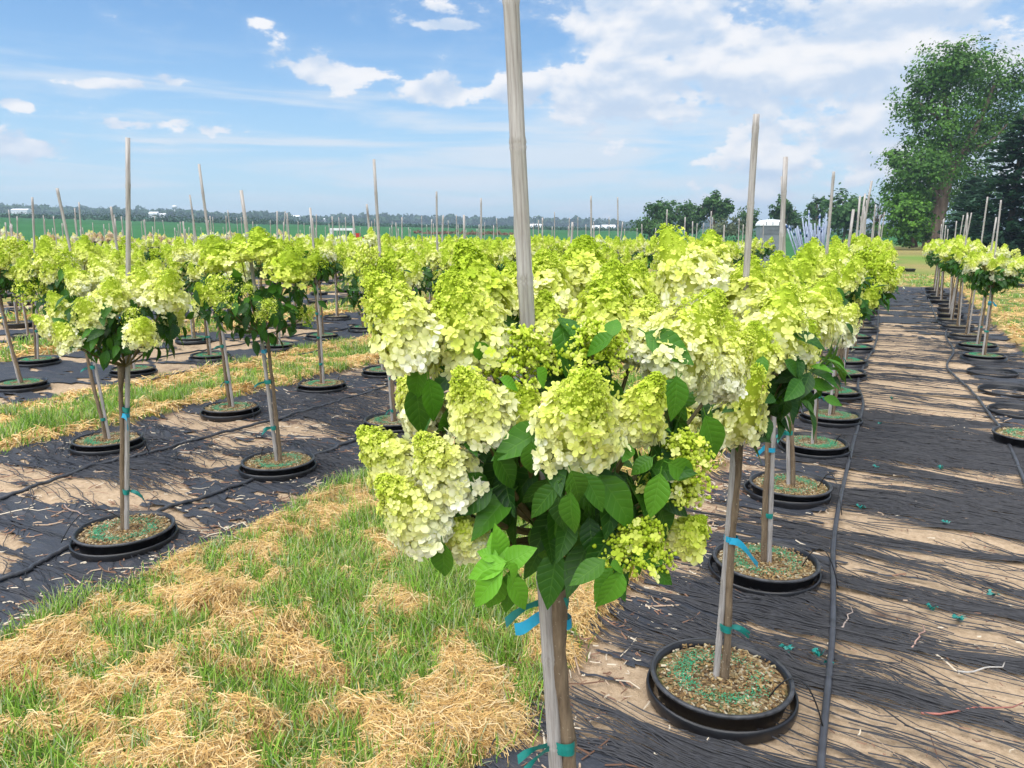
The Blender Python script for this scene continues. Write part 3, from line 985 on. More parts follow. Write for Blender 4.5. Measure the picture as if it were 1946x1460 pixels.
def panicle(L, Rm, n, detail, seed, open_=0.0, fsize=0.032, obj_florets=0):
    """one flower head, tip along +Z, skirt at z=0; Col = (ripeness, random, centre)"""
    r = np.random.default_rng(seed)
    mb = MB()
    ind = []
    if open_ < 0.5:
        u, a, rad = cone_points(n, L, Rm, r)
        lay = 1 - 0.30 * r.random(len(u)) ** 2.0
        P = np.stack([rad * lay * np.cos(a), rad * lay * np.sin(a), L * u + r.normal(0, 0.004, len(u))], 1)
        N = np.stack([np.cos(a), np.sin(a), 0.25 + 1.2 * u ** 1.5 - 0.65 * (u < 0.14)], 1)
        N = unit(unit(N) + r.normal(0, 0.36, N.shape))
        D = unit(np.cross(N, r.normal(0, 1, N.shape)))
        S = fsize * (1 - 0.62 * sstep(0.30, 0.95, u)) * r.uniform(.62, 1.2, len(u))
        T = np.clip(0.93 - 0.70 * u + 0.16 * (u < 0.12) * r.random(len(u)) - 0.10 * (1 - lay) / .3 + r.normal(0, .05, len(u)), 0, 1)
        RM = frames(D, N)
        shapes = FL2 if detail == 2 else FL1
        g = r.integers(0, len(shapes), len(u))
        rr_ = r.random(len(u))
        pick = np.zeros(len(u), bool)
        if obj_florets:
            pick[np.argsort(-S * (lay > 0.9))[:obj_florets]] = True
        for gi, (tv, tf, tc) in enumerate(shapes):
            k = (g == gi) & ~pick
            if k.any():
                V, Fc = scatter(tv, [tf], P[k], RM[k], S[k])
                C = np.stack([np.repeat(T[k], len(tv)), np.repeat(rr_[k], len(tv)), np.tile(tc, k.sum())], 1)
                mb.add(V, Fc, 0, C)
        for i in np.nonzero(pick)[0]:
            ind.append((g[i], P[i], RM[i], S[i], T[i], rr_[i]))
        # unopened beads towards the tip
        nb = int(n * (0.9 if detail == 2 else 0.22))
        u = 1 - r.random(nb) ** 1.2 * 0.42
        a = r.uniform(0, 2 * np.pi, nb)
        rad = Rm * (1 - u) ** 0.50 * r.uniform(.75, 1.05, nb)
        P = np.stack([rad * np.cos(a), rad * np.sin(a), L * u + r.uniform(-.002, .006, nb)], 1)
        bs = (0.0024 if detail == 2 else 0.007) * r.uniform(.7, 1.3, nb) * (L / 0.2) ** 0.3
        V, Fc = scatter(OCT[0], [OCT[1]], P, np.repeat(np.eye(3)[None], nb, 0), bs)
        mb.add(V, Fc, 0, np.repeat(np.stack([np.clip(0.42 - 0.30 * (u - .5) * 2 + r.normal(0, .08, nb), 0, 1), r.random(nb), np.zeros(nb)], 1), 6, 0))
        # core so nothing shows through
        uu = np.linspace(0.03, 0.97, 7)
        V, Q = lathe([(0.001, 0.02 * L)] + [(Rm * 0.70 * (1 - q) ** 0.50 * min(1, .55 + q * 3), L * q) for q in uu], 9)
        mb.add(V, Q, 0, np.stack([np.clip(0.75 - V[:, 2] / L * .8, 0, 1), np.full(len(V), .3), np.full(len(V), .5)], 1))
    else:
        # open green head: branchlets carrying clusters of beads and a few small florets
        nbr = 15 if detail == 2 else 9
        mb.add(*tube([(0, 0, -.02), (0, 0, .5 * L), (0, 0, .95 * L)], .0022, 5), 0, (.05, .4, 0))
        for b in range(nbr):
            u0 = (b + 0.5) / nbr
            a = b * 2.4 + r.normal(0, .2)
            z0 = L * u0 * 0.8
            rad = Rm * (1 - u0) ** 0.55
            tip = np.array([rad * math.cos(a), rad * math.sin(a), z0 + 0.22 * L])
            mb.add(*tube([(0, 0, z0), tip * np.array([.5, .5, 1]) + np.array([0, 0, -.04 * L]), tip], 0.0014, 4, False), 0, (0.05, .4, 0))
            nb = int(n / nbr)
            P = tip + r.normal(0, 1, (nb, 3)) * np.array([.27, .27, .16]) * Rm * (0.75 + 0.4 * (1 - u0))
            bs = (0.0040 if detail == 2 else 0.010) * r.uniform(.6, 1.4, nb)
            V, Fc = scatter(OCT[0], [OCT[1]], P, np.repeat(np.eye(3)[None], nb, 0), bs)
            mb.add(V, Fc, 0, np.repeat(np.stack([np.clip(r.normal(.13, .08, nb), 0, 1), r.random(nb), np.zeros(nb)], 1), 6, 0))
            nf = 7 if detail == 2 else 3
            P = tip + r.normal(0, 1, (nf, 3)) * np.array([.34, .34, .14]) * Rm
            N = unit(P * np.array([1, 1, .2]) + np.array([0, 0, .05]) + r.normal(0, .03, (nf, 3)))
            tv, tf, tc = (FL2 if detail == 2 else FL1)[b % 3]
            V, Fc = scatter(tv, [tf], P, frames(unit(np.cross(N, r.normal(0, 1, N.shape))), N), fsize * r.uniform(.4, .75, nf))
            mb.add(V, Fc, 0, np.stack([np.repeat(r.uniform(.2, .62, nf), len(tv)), np.repeat(r.random(nf), len(tv)), np.tile(tc, nf)], 1))
    return mb, ind


def leaf_shape(seed, rows=7, wide=0.27):
    r = np.random.default_rng(seed)
    t = np.linspace(0, 1, rows)
    w = wide * np.sin(np.pi * t ** 0.80) ** 0.9 * (1 - 0.25 * t) * r.uniform(.92, 1.1)
    w[0], w[-1] = 0.02, 0.004
    cols = np.array([-1, -.5, 0, .5, 1]) if rows > 5 else np.array([-1, 0, 1])
    droop, side = r.uniform(.10, .40), r.normal(0, 0.06)
    V, C = [], []
    for i in range(rows):
        for c in cols:
            z = -droop * t[i] ** 2 + 0.22 * w[i] * abs(c) ** 1.3 * 1.4 + 0.014 * math.sin(9 * t[i] + 3 * c) * abs(c)
            V.append((c * w[i] + side * t[i] ** 2, t[i], z))
            C.append(((c + 1) / 2, t[i], 0.5))
    V, Q = np.array(V), []
    nc = len(cols)
    for i in range(rows - 1):
        for j in range(nc - 1):
            Q.append((i * nc + j, i * nc + j + 1, (i + 1) * nc + j + 1, (i + 1) * nc + j))
    return V, np.array(Q), np.array(C)


LEAFS = []
for i in range(8):
    V, Q, C = leaf_shape(100 + i)
    # short stalk
    sv, sf = tube([(0, -.16, .02), (0, -.05, .012), (0, .03, 0)], .012, 4, False)
    mbl = MB().add(V, Q, 0, C).add(sv, sf, 0, (0.5, 0.5, .5))
    LEAFS.append(mbl.mesh('leaf', LEAF_O))
LEAF_LO = [leaf_shape(200 + i, 4) for i in range(5)]


def massed_leaves(n, ctr, rad, size, seed, low=0.0):
    """a crown's leaves as one mesh: outward, drooping"""
    r = np.random.default_rng(seed)
    d = unit(r.normal(0, 1, (n, 3)))
    d[:, 2] = np.where(d[:, 2] > 0.55, -d[:, 2] * 0.6, d[:, 2])
    q = r.random(n) ** 0.45
    P = np.asarray(ctr) + d * np.asarray(rad) * q[:, None]
    D = unit(d * np.array([.5, .5, .2]) + np.array([0, 0, -0.6]) + r.normal(0, .5, (n, 3)))
    N = unit(d + np.array([0, 0, 0.55]) + r.normal(0, .35, (n, 3)))
    S = size * r.uniform(.65, 1.2, n)
    RM = frames(D, N)
    mb = MB()
    g = r.integers(0, 5, n)
    rv = np.clip(r.random(n) * 0.9, 0, 1)
    for gi, (tv, tf, tc) in enumerate(LEAF_LO):
        k = g == gi
        V, Fc = scatter(tv, [tf], P[k], RM[k], S[k])
        C = np.tile(tc, (k.sum(), 1))
        C[:, 2] = np.repeat(rv[k], len(tv))
        mb.add(V, Fc, 0, C)
    return mb


# shared heads and crowns for the plants farther off
MID_FULL = [panicle(0.19, 0.092, 120, 1, 300 + i, 0, 0.040)[0].mesh('flower_head', FLORET) for i in range(7)]
MID_OPEN = [panicle(0.15, 0.085, 170, 1, 320 + i, 1, 0.030)[0].mesh('flower_head', FLORET) for i in range(3)]
FAR_FULL = [panicle(0.19, 0.095, 46, 1, 340 + i, 0, 0.062)[0].mesh('flower_head', FLORET) for i in range(5)]
NEAR_FULL = [panicle(0.19, 0.092, 340, 2, 360 + i, 0, 0.030)[0].mesh('flower_head', FLORET) for i in range(5)]
NEAR_OPEN = [panicle(0.14, 0.08, 420, 2, 380 + i, 1, 0.026)[0].mesh('flower_head', FLORET) for i in range(3)]
MID_FOL = [massed_leaves(330, (0, 0, -0.01), (.335, .335, .25), .088, 400 + i).mesh('foliage', LEAF_M) for i in range(5)]
FAR_FOL = [massed_leaves(170, (0, 0, -0.01), (.33, .33, .24), .115, 420 + i).mesh('foliage', LEAF_M) for i in range(4)]


def stake_mesh(L, r0, seed, n=12):
    r = np.random.default_rng(seed)
    nodes = np.cumsum(r.uniform(.19, .30, 14)) - 0.1
    zs, rs = [], []
    z = 0.0
    pts = [(-0.05, 1.0), (0.0, 1.0)]
    for nd in nodes:
        if nd > L - 0.03:
            break
        pts += [(nd - .012, 1.0), (nd - .004, 1.10), (nd, 1.02), (nd + .005, 1.12), (nd + .016, .985)]
    pts.append((L, .97))
    ph = r.uniform(0, 6)
    path = [(0.006 * math.sin(z_ * 2.1 + ph), 0.006 * math.cos(z_ * 1.7 + ph), z_) for z_, _ in pts]
    rad = [r0 * q * (1 - 0.14 * max(0, z_) / L) for z_, q in pts]
    V, Fc = tube(path, rad, n)
    return MB().add(V, Fc)


STAKES = [stake_mesh(1.0, 0.0128, 500 + i, 10) for i in range(1)]
STAKE_ME = {}
for i in range(5):
    STAKE_ME[i] = stake_mesh(2.0, 0.0118 + 0.0006 * i, 510 + i, 10).mesh('bamboo_stake', BAMBOO)
STAKE_FAR = stake_mesh(2.0, 0.0125, 530, 5).mesh('bamboo_stake', BAMBOO)
r = np.random.default_rng(540)


def trunk_mesh(seed, L, n=9):
    r = np.random.default_rng(seed)
    zz = np.linspace(-0.03, L, 16)
    wob = np.cumsum(r.normal(0, 0.0022, (16, 2)), 0)
    rad = 0.0125 * (1 + 0.12 * r.normal(0, 1, 16)) * np.linspace(1.15, .95, 16)
    rad[-2:] *= 1.35                                   # swollen graft
    return MB().add(*tube([(wob[i, 0], wob[i, 1], zz[i]) for i in range(16)], rad, n))


TRUNKS = [trunk_mesh(550 + i, 1.0).mesh('trunk', TRUNK) for i in range(4)]
TRUNK_FAR = trunk_mesh(560, 1.0, 5).mesh('trunk', TRUNK)

# container: tapered wall with a rolled lip; it stands in a socket pot whose rim lies at ground level
PR = 0.236
POT_ME = MB().add(*lathe([(.185, -.20), (.218, 0.0), (.221, .030), (.229, .032), (.231, .060), (.241, .062), (.243, .074), (.236, .078),
                          (.227, .074), (.223, .040)], 48)).mesh('pot', POT)
POT_FAR = MB().add(*lathe([(.21, -.05), (.222, .03), (.243, .062), (.236, .078), (.22, .05)], 20)).mesh('pot', POT)
RIM_ME = MB().add(*lathe([(.2435, .0665), (.2452, .0675), (.2455, .0765), (.2400, .0795), (.2330, .0775)], 48)).mesh('rim', POTRIM)
SOCK_ME = MB().add(*lathe([(.20, -.30), (.236, -.02), (.246, .004), (.248, .014), (.255, .017), (.259, .010), (.260, -.006), (.255, -.03)], 48)).mesh('socket', POT)
SOCK_FAR = MB().add(*lathe([(.236, -.05), (.252, .026), (.266, .02), (.268, -.02)], 20)).mesh('socket', POT)


def soil_mesh(seed, rings=12, seg=40, rad=0.224):
    r = np.random.default_rng(seed)
    V, Q = [(0, 0, .066)], []
    for i in range(1, rings + 1):
        q = rad * i / rings
        for j in range(seg):
            a = 2 * math.pi * j / seg
            V.append((q * math.cos(a), q * math.sin(a), 0.060 + 0.010 * float(fbm(q * math.cos(a) * 14 + seed, q * math.sin(a) * 14, 3)) - 0.006 * (i == rings)))
    T = [(0, 1 + j, 1 + (j + 1) % seg) for j in range(seg)]
    for i in range(rings - 1):
        b = 1 + i * seg
        for j in range(seg):
            k = (j + 1) % seg
            Q.append((b + j, b + seg + j, b + seg + k, b + k))
    return MB().add(V, [np.array(T), np.array(Q)])


SOILS = [soil_mesh(600 + i).mesh('soil', SOIL) for i in range(3)]
SOIL_FAR = soil_mesh(610, 3, 16).mesh('soil', SOIL)


def chips_mesh(seed, n):
    r = np.random.default_rng(seed)
    a, q = r.uniform(0, 2 * np.pi, n), 0.215 * np.sqrt(r.random(n))
    P = np.stack([q * np.cos(a), q * np.sin(a), np.full(n, .064) + 0.008 * fbm(q * np.cos(a) * 14, q * np.sin(a) * 14, 3) + r.random(n) * .006], 1)
    D = unit(r.normal(0, 1, (n, 3)) * np.array([1, 1, .22]))
    N = unit(np.array([0, 0, 1.0]) + r.normal(0, .35, (n, 3)))
    V0 = np.array([(-.5, -.5, 0), (.5, -.5, 0), (.5, .5, 0), (-.5, .5, 0), (-.4, -.4, .3), (.4, -.4, .3), (.4, .4, .3), (-.4, .4, .3)])
    F0 = np.array([(4, 5, 6, 7), (0, 1, 5, 4), (1, 2, 6, 5), (2, 3, 7, 6), (3, 0, 4, 7)])
    S = np.stack([r.uniform(.003, .009, n), r.uniform(.006, .022, n), r.uniform(.004, .009, n)], 1)
    V, Fc = scatter(V0, [F0], P, frames(D, N), S)
    base = np.array([(.20, .12, .05), (.30, .20, .085), (.36, .28, .15), (.12, .075, .04), (.46, .40, .28)])
    return MB().add(V, Fc, 0, np.repeat(base[r.choice(5, n, p=[.28, .28, .2, .14, .1])] * r.uniform(.8, 1.2, (n, 1)), 8, 0))


def pellets_mesh(seed, n):
    r = np.random.default_rng(seed)
    a0 = r.uniform(0, 6.28)
    a = a0 + r.normal(0, .9, n) + np.where(r.random(n) < .35, 2.6, 0)
    q = np.abs(r.normal(.135, .022, n)).clip(.03, .2)
    P = np.stack([q * np.cos(a), q * np.sin(a), np.full(n, .068) + r.random(n) * .006], 1)
    V, Fc = scatter(OCT[0], [OCT[1]], P, np.repeat(np.eye(3)[None], n, 0), r.uniform(.0018, .0030, n))
    return MB().add(V, Fc)


CHIPS = [chips_mesh(620 + i, 900).mesh('bark_chips', CHIP) for i in range(3)]
PELLETS = [pellets_mesh(630 + i, 1100).mesh('green_pellets', PELLET) for i in range(4)]


def tie_mesh(seed, tails):
    """tape wound round stake and stem, knotted, ends loose"""
    r = np.random.default_rng(seed)
    mb = MB()
    for k in range(3):
        z = (k - 1) * 0.006 + r.normal(0, .001)
        tl = r.normal(0, .12)
        n = 20
        a = np.linspace(0, 2 * np.pi, n, endpoint=False)
        ring = np.stack([(.0275 + .001 * k) * np.cos(a), (.0165 + .001 * k) * np.sin(a), z + .02 * tl * np.cos(a)], 1)
        lo, hi = ring - np.array([0, 0, .0075]), ring + np.array([0, 0, .0075])
        V = np.concatenate([lo, hi])
        j = np.arange(n)
        mb.add(V, np.stack([j, (j + 1) % n, n + (j + 1) % n, n + j], 1))
    for t in range(tails):
        a = r.uniform(-2.6, -.5)
        L = r.uniform(.03, .075)
        s = np.linspace(0, 1, 6)
        d = np.array([math.cos(a), math.sin(a), 0])
        ctr = d * .022 + d * (L * s)[:, None] + np.array([0, 0, 1.0]) * (r.uniform(-.02, .015) * s - .03 * s ** 2)[:, None]
        w = np.array([0, 0, 1.0]) * .0075 + np.array([-d[1], d[0], 0]) * .004 * np.sin(s * 5)[:, None]
        V = np.concatenate([ctr - w, ctr + w])
        j = np.arange(5)
        mb.add(V, np.stack([j, j + 1, j + 7, j + 6], 1))
    return mb


TIES = [tie_mesh(640 + i, i % 3).mesh('tie_tape', TIE) for i in range(5)]


def tag_mesh(seed, L=0.12):
    r = np.random.default_rng(seed)
    n = 9
    s = np.linspace(0, 1, n)
    x = L * s
    z = -0.045 * s ** 1.5 + 0.006 * np.sin(s * 6)
    y = 0.012 * np.sin(s * 3.0)
    w = np.stack([np.full(n, .002), .004 * np.cos(s * 4), np.full(n, .0115)], 1)
    ctr = np.stack([x + .012, y - .02, z], 1)
    V = np.concatenate([ctr - w, ctr + w])
    j = np.arange(n - 1)
    mb = MB().add(V, np.stack([j, j + 1, j + n + 1, j + n], 1))
    a = np.linspace(0, 2 * np.pi, 14, endpoint=False)
    ring = np.stack([.026 * np.cos(a), .018 * np.sin(a), np.zeros(14)], 1)
    V = np.concatenate([ring - (0, 0, .0105), ring + (0, 0, .0105)])
    j = np.arange(14)
    mb.add(V, np.stack([j, (j + 1) % 14, 14 + (j + 1) % 14, 14 + j], 1))
    return mb


TAGS = [tag_mesh(650 + i, .07 + .02 * i).mesh('plant_tag', TAG) for i in range(3)]


def axis_matrix(loc, axis, spin=0.0, scale=(1, 1, 1)):
    q = Vector(axis).to_track_quat('Z', 'Y')
    return Matrix.Translation(loc) @ q.to_matrix().to_4x4() @ Matrix.Rotation(spin, 4, 'Z') @ Matrix.Diagonal((*scale, 1))


def leaf_matrix(loc, d, nrm, s):
    M = frames(np.asarray(d, float)[None], np.asarray(nrm, float)[None])[0]
    m4 = Matrix(M.tolist()).to_4x4()
    return Matrix.Translation(loc) @ m4 @ Matrix.Scale(s, 4)


# ---------------------------------------------------------------- one hydrangea tree
def pot_parts(root, lod, spin, seed):
    rot = Matrix.Rotation(spin, 4, 'Z')
    if lod < 2:
        p = put('pot', POT_ME, root, rot)
        put('rim', RIM_ME, p)
        s = put('soil', SOILS[seed % 3], root, rot)
        if lod == 0:
            put('bark_chips', CHIPS[seed % 3], s, kind='stuff')
        put('green_pellets', PELLETS[seed % 4], s, kind='stuff')
    else:
        put('pot', POT_FAR, root, rot)
        put('soil', SOIL_FAR, root, rot)


def socket(loc, lod, label, group='socket pots sunk into the beds', spin=0.0, tilt=0.0):
    e = put('socket_pot', SOCK_ME if lod < 2 else SOCK_FAR, None, Matrix.Translation(loc) @ Matrix.Rotation(tilt, 4, 'X') @ Matrix.Rotation(spin, 4, 'Z'),
            label=label, category='pot', group=group)
    return e


def hydrangea(base, label, group, lod, seed, top=None, height=2.0, lean=(0, 0), tone=0.5, green=0.15, dense=1.0, heads=None,
              leaves=110, crown_z=1.20, crown_r=0.30, pink=0.0, crown_shift=None, leaf_rad=None, tie_z=(0.42, 0.80), tag_z=None, name='hydrangea_tree'):
    """lod 0: every leaf a part; 1: massed leaves; 2: far"""
    r = np.random.default_rng(seed)
    root = empty(name, base, label=label, category='hydrangea', group=group)
    B = Vector(base)
    if top is None:
        top = B + Vector((lean[0] * height, lean[1] * height, height))
    ax = (Vector(top) - B)
    L = ax.length
    axn = ax.normalized()
    s0 = Vector((0, 0, 0.05))
    pot_parts(root, lod, r.uniform(0, 6), int(r.integers(0, 12)))
    off = RIGHT * (-0.014 if r.random() < .6 else 0.014)
    if lod < 2:
        put('bamboo_stake', STAKE_ME[int(r.integers(0, 5))], root, axis_matrix(s0 + off, axn, r.uniform(0, 6), (1, 1, (L - .05) / 2.0)))
    else:
        put('bamboo_stake', STAKE_FAR, root, axis_matrix(s0 + off, axn, r.uniform(0, 6), (1.15, 1.15, (L - .05) / 2.0)))
    th = crown_z - 0.20 - 0.05
    put('trunk', TRUNKS[seed % 4] if lod < 2 else TRUNK_FAR, root, axis_matrix(s0 - off, axn, r.uniform(0, 6), (1, 1, th)))
    C = axn * (crown_z / axn.z)
    if crown_shift is not None:
        C = C + Vector(crown_shift)
    if lod < 2:
        for z in tie_z:
            put('tie_tape', TIES[int(r.integers(0, 5))], root, axis_matrix(axn * (z / axn.z), axn, YAW + r.normal(0, .25)))
        if tag_z:
            put('plant_tag', TAGS[seed % 3], root, axis_matrix(axn * (tag_z / axn.z), axn, YAW + (math.pi + .2 if r.random() < .7 else .2)))
    graft = axn * ((crown_z - 0.21) / axn.z)
    # ---- flower heads
    hd = []                                             # (centre local, length, radius, axis, open, tone)
    if heads is None:
        n = int({0: 15, 1: 15, 2: 12}[lod] * dense)
        gold = 2.39996
        a0 = r.uniform(0, 6)
        for i in range(n):
            t = (i + .5) / n
            el_ = math.acos(1 - t * (1.0 if lod else 1.05))               # from the top down past the equator
            a = a0 + gold * i
            d = Vector((math.sin(el_) * math.cos(a), math.sin(el_) * math.sin(a), math.cos(el_)))
            d += Vector(r.normal(0, .10, 3))
            rad = crown_r * r.uniform(.82, 1.12)
            p = C + Vector((d.x * rad, d.y * rad, d.z * rad * 0.80 + 0.01))
            sz = r.uniform(.78, 1.15)
            axd = (Vector((d.x, d.y, max(.15, d.z))).normalized() * .55 + UP * .8).normalized()
            hd.append((p, .19 * sz, .092 * sz, axd, r.random() < green, tone + r.normal(0, .13)))
    else:
        for (px, py, h, w, hgt, op, tn) in heads:
            p = at(px, py, h) - B
            d = (p - C)
            axd = (Vector((d.x, d.y, 0)) * 1.3 + UP * 0.62 + Vector(r.normal(0, .08, 3))).normalized()
            hd.append((p, hgt * h / F, w * h / F / 2, axd, op, tn))
    stems = MB()
    ns = 8 if lod == 0 else 5
    for (p, hl, hr, axd, op, tn) in hd:
        b = p - axd * hl * 0.5
        mesh = (NEAR_OPEN if op else NEAR_FULL) if lod == 0 else ((MID_OPEN if op else MID_FULL) if lod == 1 else FAR_FULL)
        me = mesh[int(r.integers(0, len(mesh)))]
        L0, R0_ = (.14, .08) if (op and lod == 0) else (.15, .085) if (op and lod == 1) else (.19, .092)
        if op and lod == 2:
            tn = tn - .3
        put('flower_head', me, root, axis_matrix(b, axd, r.uniform(0, 6), (hr / R0_, hr / R0_, hl / L0)), (float(np.clip(tn, 0, 1)), pink * r.uniform(.2, 1), 0), kind='stuff' if op else None)
        if lod < 2:
            mid = graft.lerp(b, .5) + Vector((b - graft).to_tuple()) * 0.0 + Vector(((b.x - graft.x) * .14, (b.y - graft.y) * .14, -.02))
            path = [(1 - q) ** 2 * graft + 2 * q * (1 - q) * mid + q * q * (b + axd * hl * .3) for q in np.linspace(0, 1, 6)]
            stems.add(*tube(path, np.linspace(.0052, .0026, 6), 5, False))
    if lod < 2 and stems.n:
        stems.build('branches', TWIG, root)
    # ---- leaves
    lr = leaf_rad or (crown_r * 1.0, crown_r * 1.0, .24)
    if lod == 0:
        for i in range(leaves):
            d = Vector(r.normal(0, 1, 3)).normalized()
            if d.z > .6:
                d.z *= -.5
            q = r.random() ** .42
            p = C + Vector((d.x * lr[0] * q, d.y * lr[1] * q, d.z * lr[2] * q + .05))
            dr = Vector((d.x * .45, d.y * .45, d.z * .2 - .62)) + Vector(r.normal(0, .45, 3))
            nm = Vector((d.x, d.y, .55)) + Vector(r.normal(0, .32, 3))
            bright = .55 * r.random() if r.random() < .12 else 0.0
            put('leaf', LEAFS[int(r.integers(0, 8))], root, leaf_matrix(p, dr, nm, .092 * r.uniform(.7, 1.2)), (bright, 0, 0))
    else:
        fl = (MID_FOL if lod == 1 else FAR_FOL)
        put('foliage', fl[int(r.integers(0, len(fl)))], root, axis_matrix(C, UP, r.uniform(0, 6), (crown_r / .30 * 1.02,) * 2 + (1.0,)), kind='stuff')
    return root, C


# ---------------------------------------------------------------- the near plant, head by head
def near_plant():
    r = np.random.default_rng(900)
    h0 = 1.46
    p_low, p_top = at(1050, 1460, h0 + .015), at(975, 2, h0 - .03)
    d = (p_top - p_low)
    base = p_low + d * ((0.0 - p_low.z) / d.z)
    top = p_low + d * ((2.26 - p_low.z) / d.z)
    q_low, q_top = at(1079, 1460, h0 + .01), at(1052, 1040, h0)
    dq = q_top - q_low
    tb = q_low + dq * ((0.05 - q_low.z) / dq.z)
    root = empty('hydrangea_tree', base, label='large near hydrangea tree with white and lime flower heads filling the centre', category='hydrangea', group='potted hydrangea trees')
    B = Vector(base)
    pot_parts(root, 0, 0.4, 1)
    ax = (top - B)
    L = ax.length
    put('bamboo_stake', stake_mesh(2.3, 0.0165, 905, 20).mesh('bamboo_stake', BAMBOO), root, axis_matrix((0, 0, .05), ax.normalized(), 0.3, (1, 1, (L - .05) / 2.3)))
    zz = np.linspace(0, 1, 26)
    tp = [(tb - B) + (q_top + dq * .06 - tb) * z + Vector((.004 * math.sin(17 * z), .004 * math.cos(13 * z), 0)) for z in zz]
    rad = 0.0150 * (1.1 + .10 * np.sin(zz * 41) + .06 * r.normal(0, 1, 26))
    rad[-4:] *= np.array([1.08, 1.2, 1.3, 1.1])
    MB().add(*tube(tp, rad, 14)).build('trunk', TRUNK, root)
    graft = q_top - B + Vector((0, 0, .03))
    def mark(px, py, me, spin, s=1.15):
        p = at(px, py, h0 + .012) - B
        return put(me.name.split('.')[0], me, root, axis_matrix(p, ax.normalized(), YAW + spin, (s, s, s)))
    mark(1052, 1140, TIES[1], 0.1, 1.2)
    mark(1067, 1413, TIES[2], -.1, 1.15)
    t = mark(1062, 1180, TAGS[1], math.pi + .25, 1.1)
    t.rotation_mode = t.rotation_mode
    # x, y, distance, width, height, open, tone, tilt towards the eye
    HEADS = [(757, 606, 1.33, 158, 190, 0, .50), (880, 610, 1.36, 190, 190, 0, .46), (900, 535, 1.50, 130, 150, 0, .20),
             (1035, 545, 1.62, 135, 140, 0, .42), (1108, 515, 1.72, 130, 150, 0, .26), (1150, 590, 1.52, 160, 180, 0, .36),
             (1308, 640, 1.46, 190, 200, 0, .52), (1215, 625, 1.50, 120, 130, 0, .60), (903, 764, 1.24, 140, 165, 0, .52),
             (1102, 785, 1.17, 196, 225, 0, .50), (1226, 772, 1.27, 100, 150, 0, .40), (735, 866, 1.30, 120, 150, 0, .52),
             (838, 885, 1.23, 135, 180, 0, .62), (776, 965, 1.22, 140, 190, 0, .60), (882, 1012, 1.26, 80, 95, 0, .52),
             (995, 690, 1.34, 120, 120, 1, .50), (1128, 668, 1.40, 130, 105, 1, .48), (1300, 868, 1.30, 100, 85, 1, .48),
             (1282, 925, 1.30, 100, 80, 1, .66), (1212, 1038, 1.22, 115, 105, 1, .46), (1312, 1012, 1.36, 80, 80, 0, .32),
             (1035, 612, 1.48, 95, 110, 0, .40), (985, 770, 1.30, 90, 90, 0, .30), (795, 755, 1.62, 110, 130, 0, .55),
             (1385, 690, 1.62, 110, 150, 0, .60), (1190, 560, 1.78, 140, 150, 0, .42), (980, 560, 1.75, 120, 130, 0, .40)]
    C = at(1050, 830, 1.46) - B
    stems = MB()
    order = sorted(range(len(HEADS)), key=lambda i: HEADS[i][2])
    front = set(order[:14])
    for i, (px, py, h, w, hgt, op, tn) in enumerate(HEADS):
        p = at(px, py, h) - B
        dd = p - C
        k = 0.85 if not op else .45
        axd = (Vector((dd.x, dd.y, 0)) * k * 2.2 + UP * 0.80 + Vector(r.normal(0, .05, 3))).normalized()
        hl, hr = hgt * h / F * 1.02, w * h / F / 2 * 0.97
        mb, ind = panicle(hl, hr, 640 if not op else 620, 2, 910 + i, 1.0 if op else 0.0, .0275, 20 if (i in front and not op) else 0)
        b = p - axd * hl * .5
        o = mb.build('flower_head', FLORET, root)
        o.matrix_basis = axis_matrix(b, axd, r.uniform(0, 6))
        tn = tn + .02
        o.color = (tn, 0, 0, 1)
        for (g, P, RM, S, T, rv) in ind:
            m4 = Matrix.Translation(Vector(P)) @ Matrix(RM.tolist()).to_4x4() @ Matrix.Scale(float(S), 4)
            put('floret', FLORET_ME[g], o, m4, (float(T + tn - .5 + (rv - .5) * .26) + .5 - .0, 0, 0))
        mid = graft.lerp(b, .5) + Vector((dd.x * .22, dd.y * .22, -.03))
        path = [(1 - q) ** 2 * graft + 2 * q * (1 - q) * mid + q * q * (b + axd * hl * .45) for q in np.linspace(0, 1, 8)]
        stems.add(*tube(path, np.linspace(.0075, .0032, 8), 6, False))
    stems.build('branches', TWIG, root)
    n = 0
    for i in range(208):
        d_ = Vector(r.normal(0, 1, 3)).normalized()
        if d_.z > .5:
            d_.z *= -.6
        q = r.random() ** .36
        p = at(1062, 862, 1.46) - B + (RIGHT * (d_.dot(RIGHT) * .275) + FWD * (d_.dot(FWD) * .27) + UP * (d_.z * .21 + .02)) * q
        dr = Vector((d_.x * .5, d_.y * .5, d_.z * .25 - .66)) + Vector(r.normal(0, .42, 3))
        nm = Vector((d_.x, d_.y, .55)) + Vector(r.normal(0, .28, 3))
        put('leaf', LEAFS[int(r.integers(0, 8))], root, leaf_matrix(p, dr, nm, .098 * r.uniform(.72, 1.2)), (.12 * r.random(), 0, 0))
    for i in range(38):                                  # leaves showing between the upper heads
        p = at(r.uniform(800, 1235), r.uniform(590, 735), r.uniform(1.40, 1.58)) - B
        d_ = (p - C)
        dr = Vector((d_.x, d_.y, -.10)) + Vector(r.normal(0, .12, 3))
        nm = -FWD * .6 + UP * .6 + Vector(r.normal(0, .3, 3))
        put('leaf', LEAFS[int(r.integers(0, 8))], root, leaf_matrix(p, dr, nm, .10 * r.uniform(.8, 1.2)), (.15 * r.random(), 0, 0))
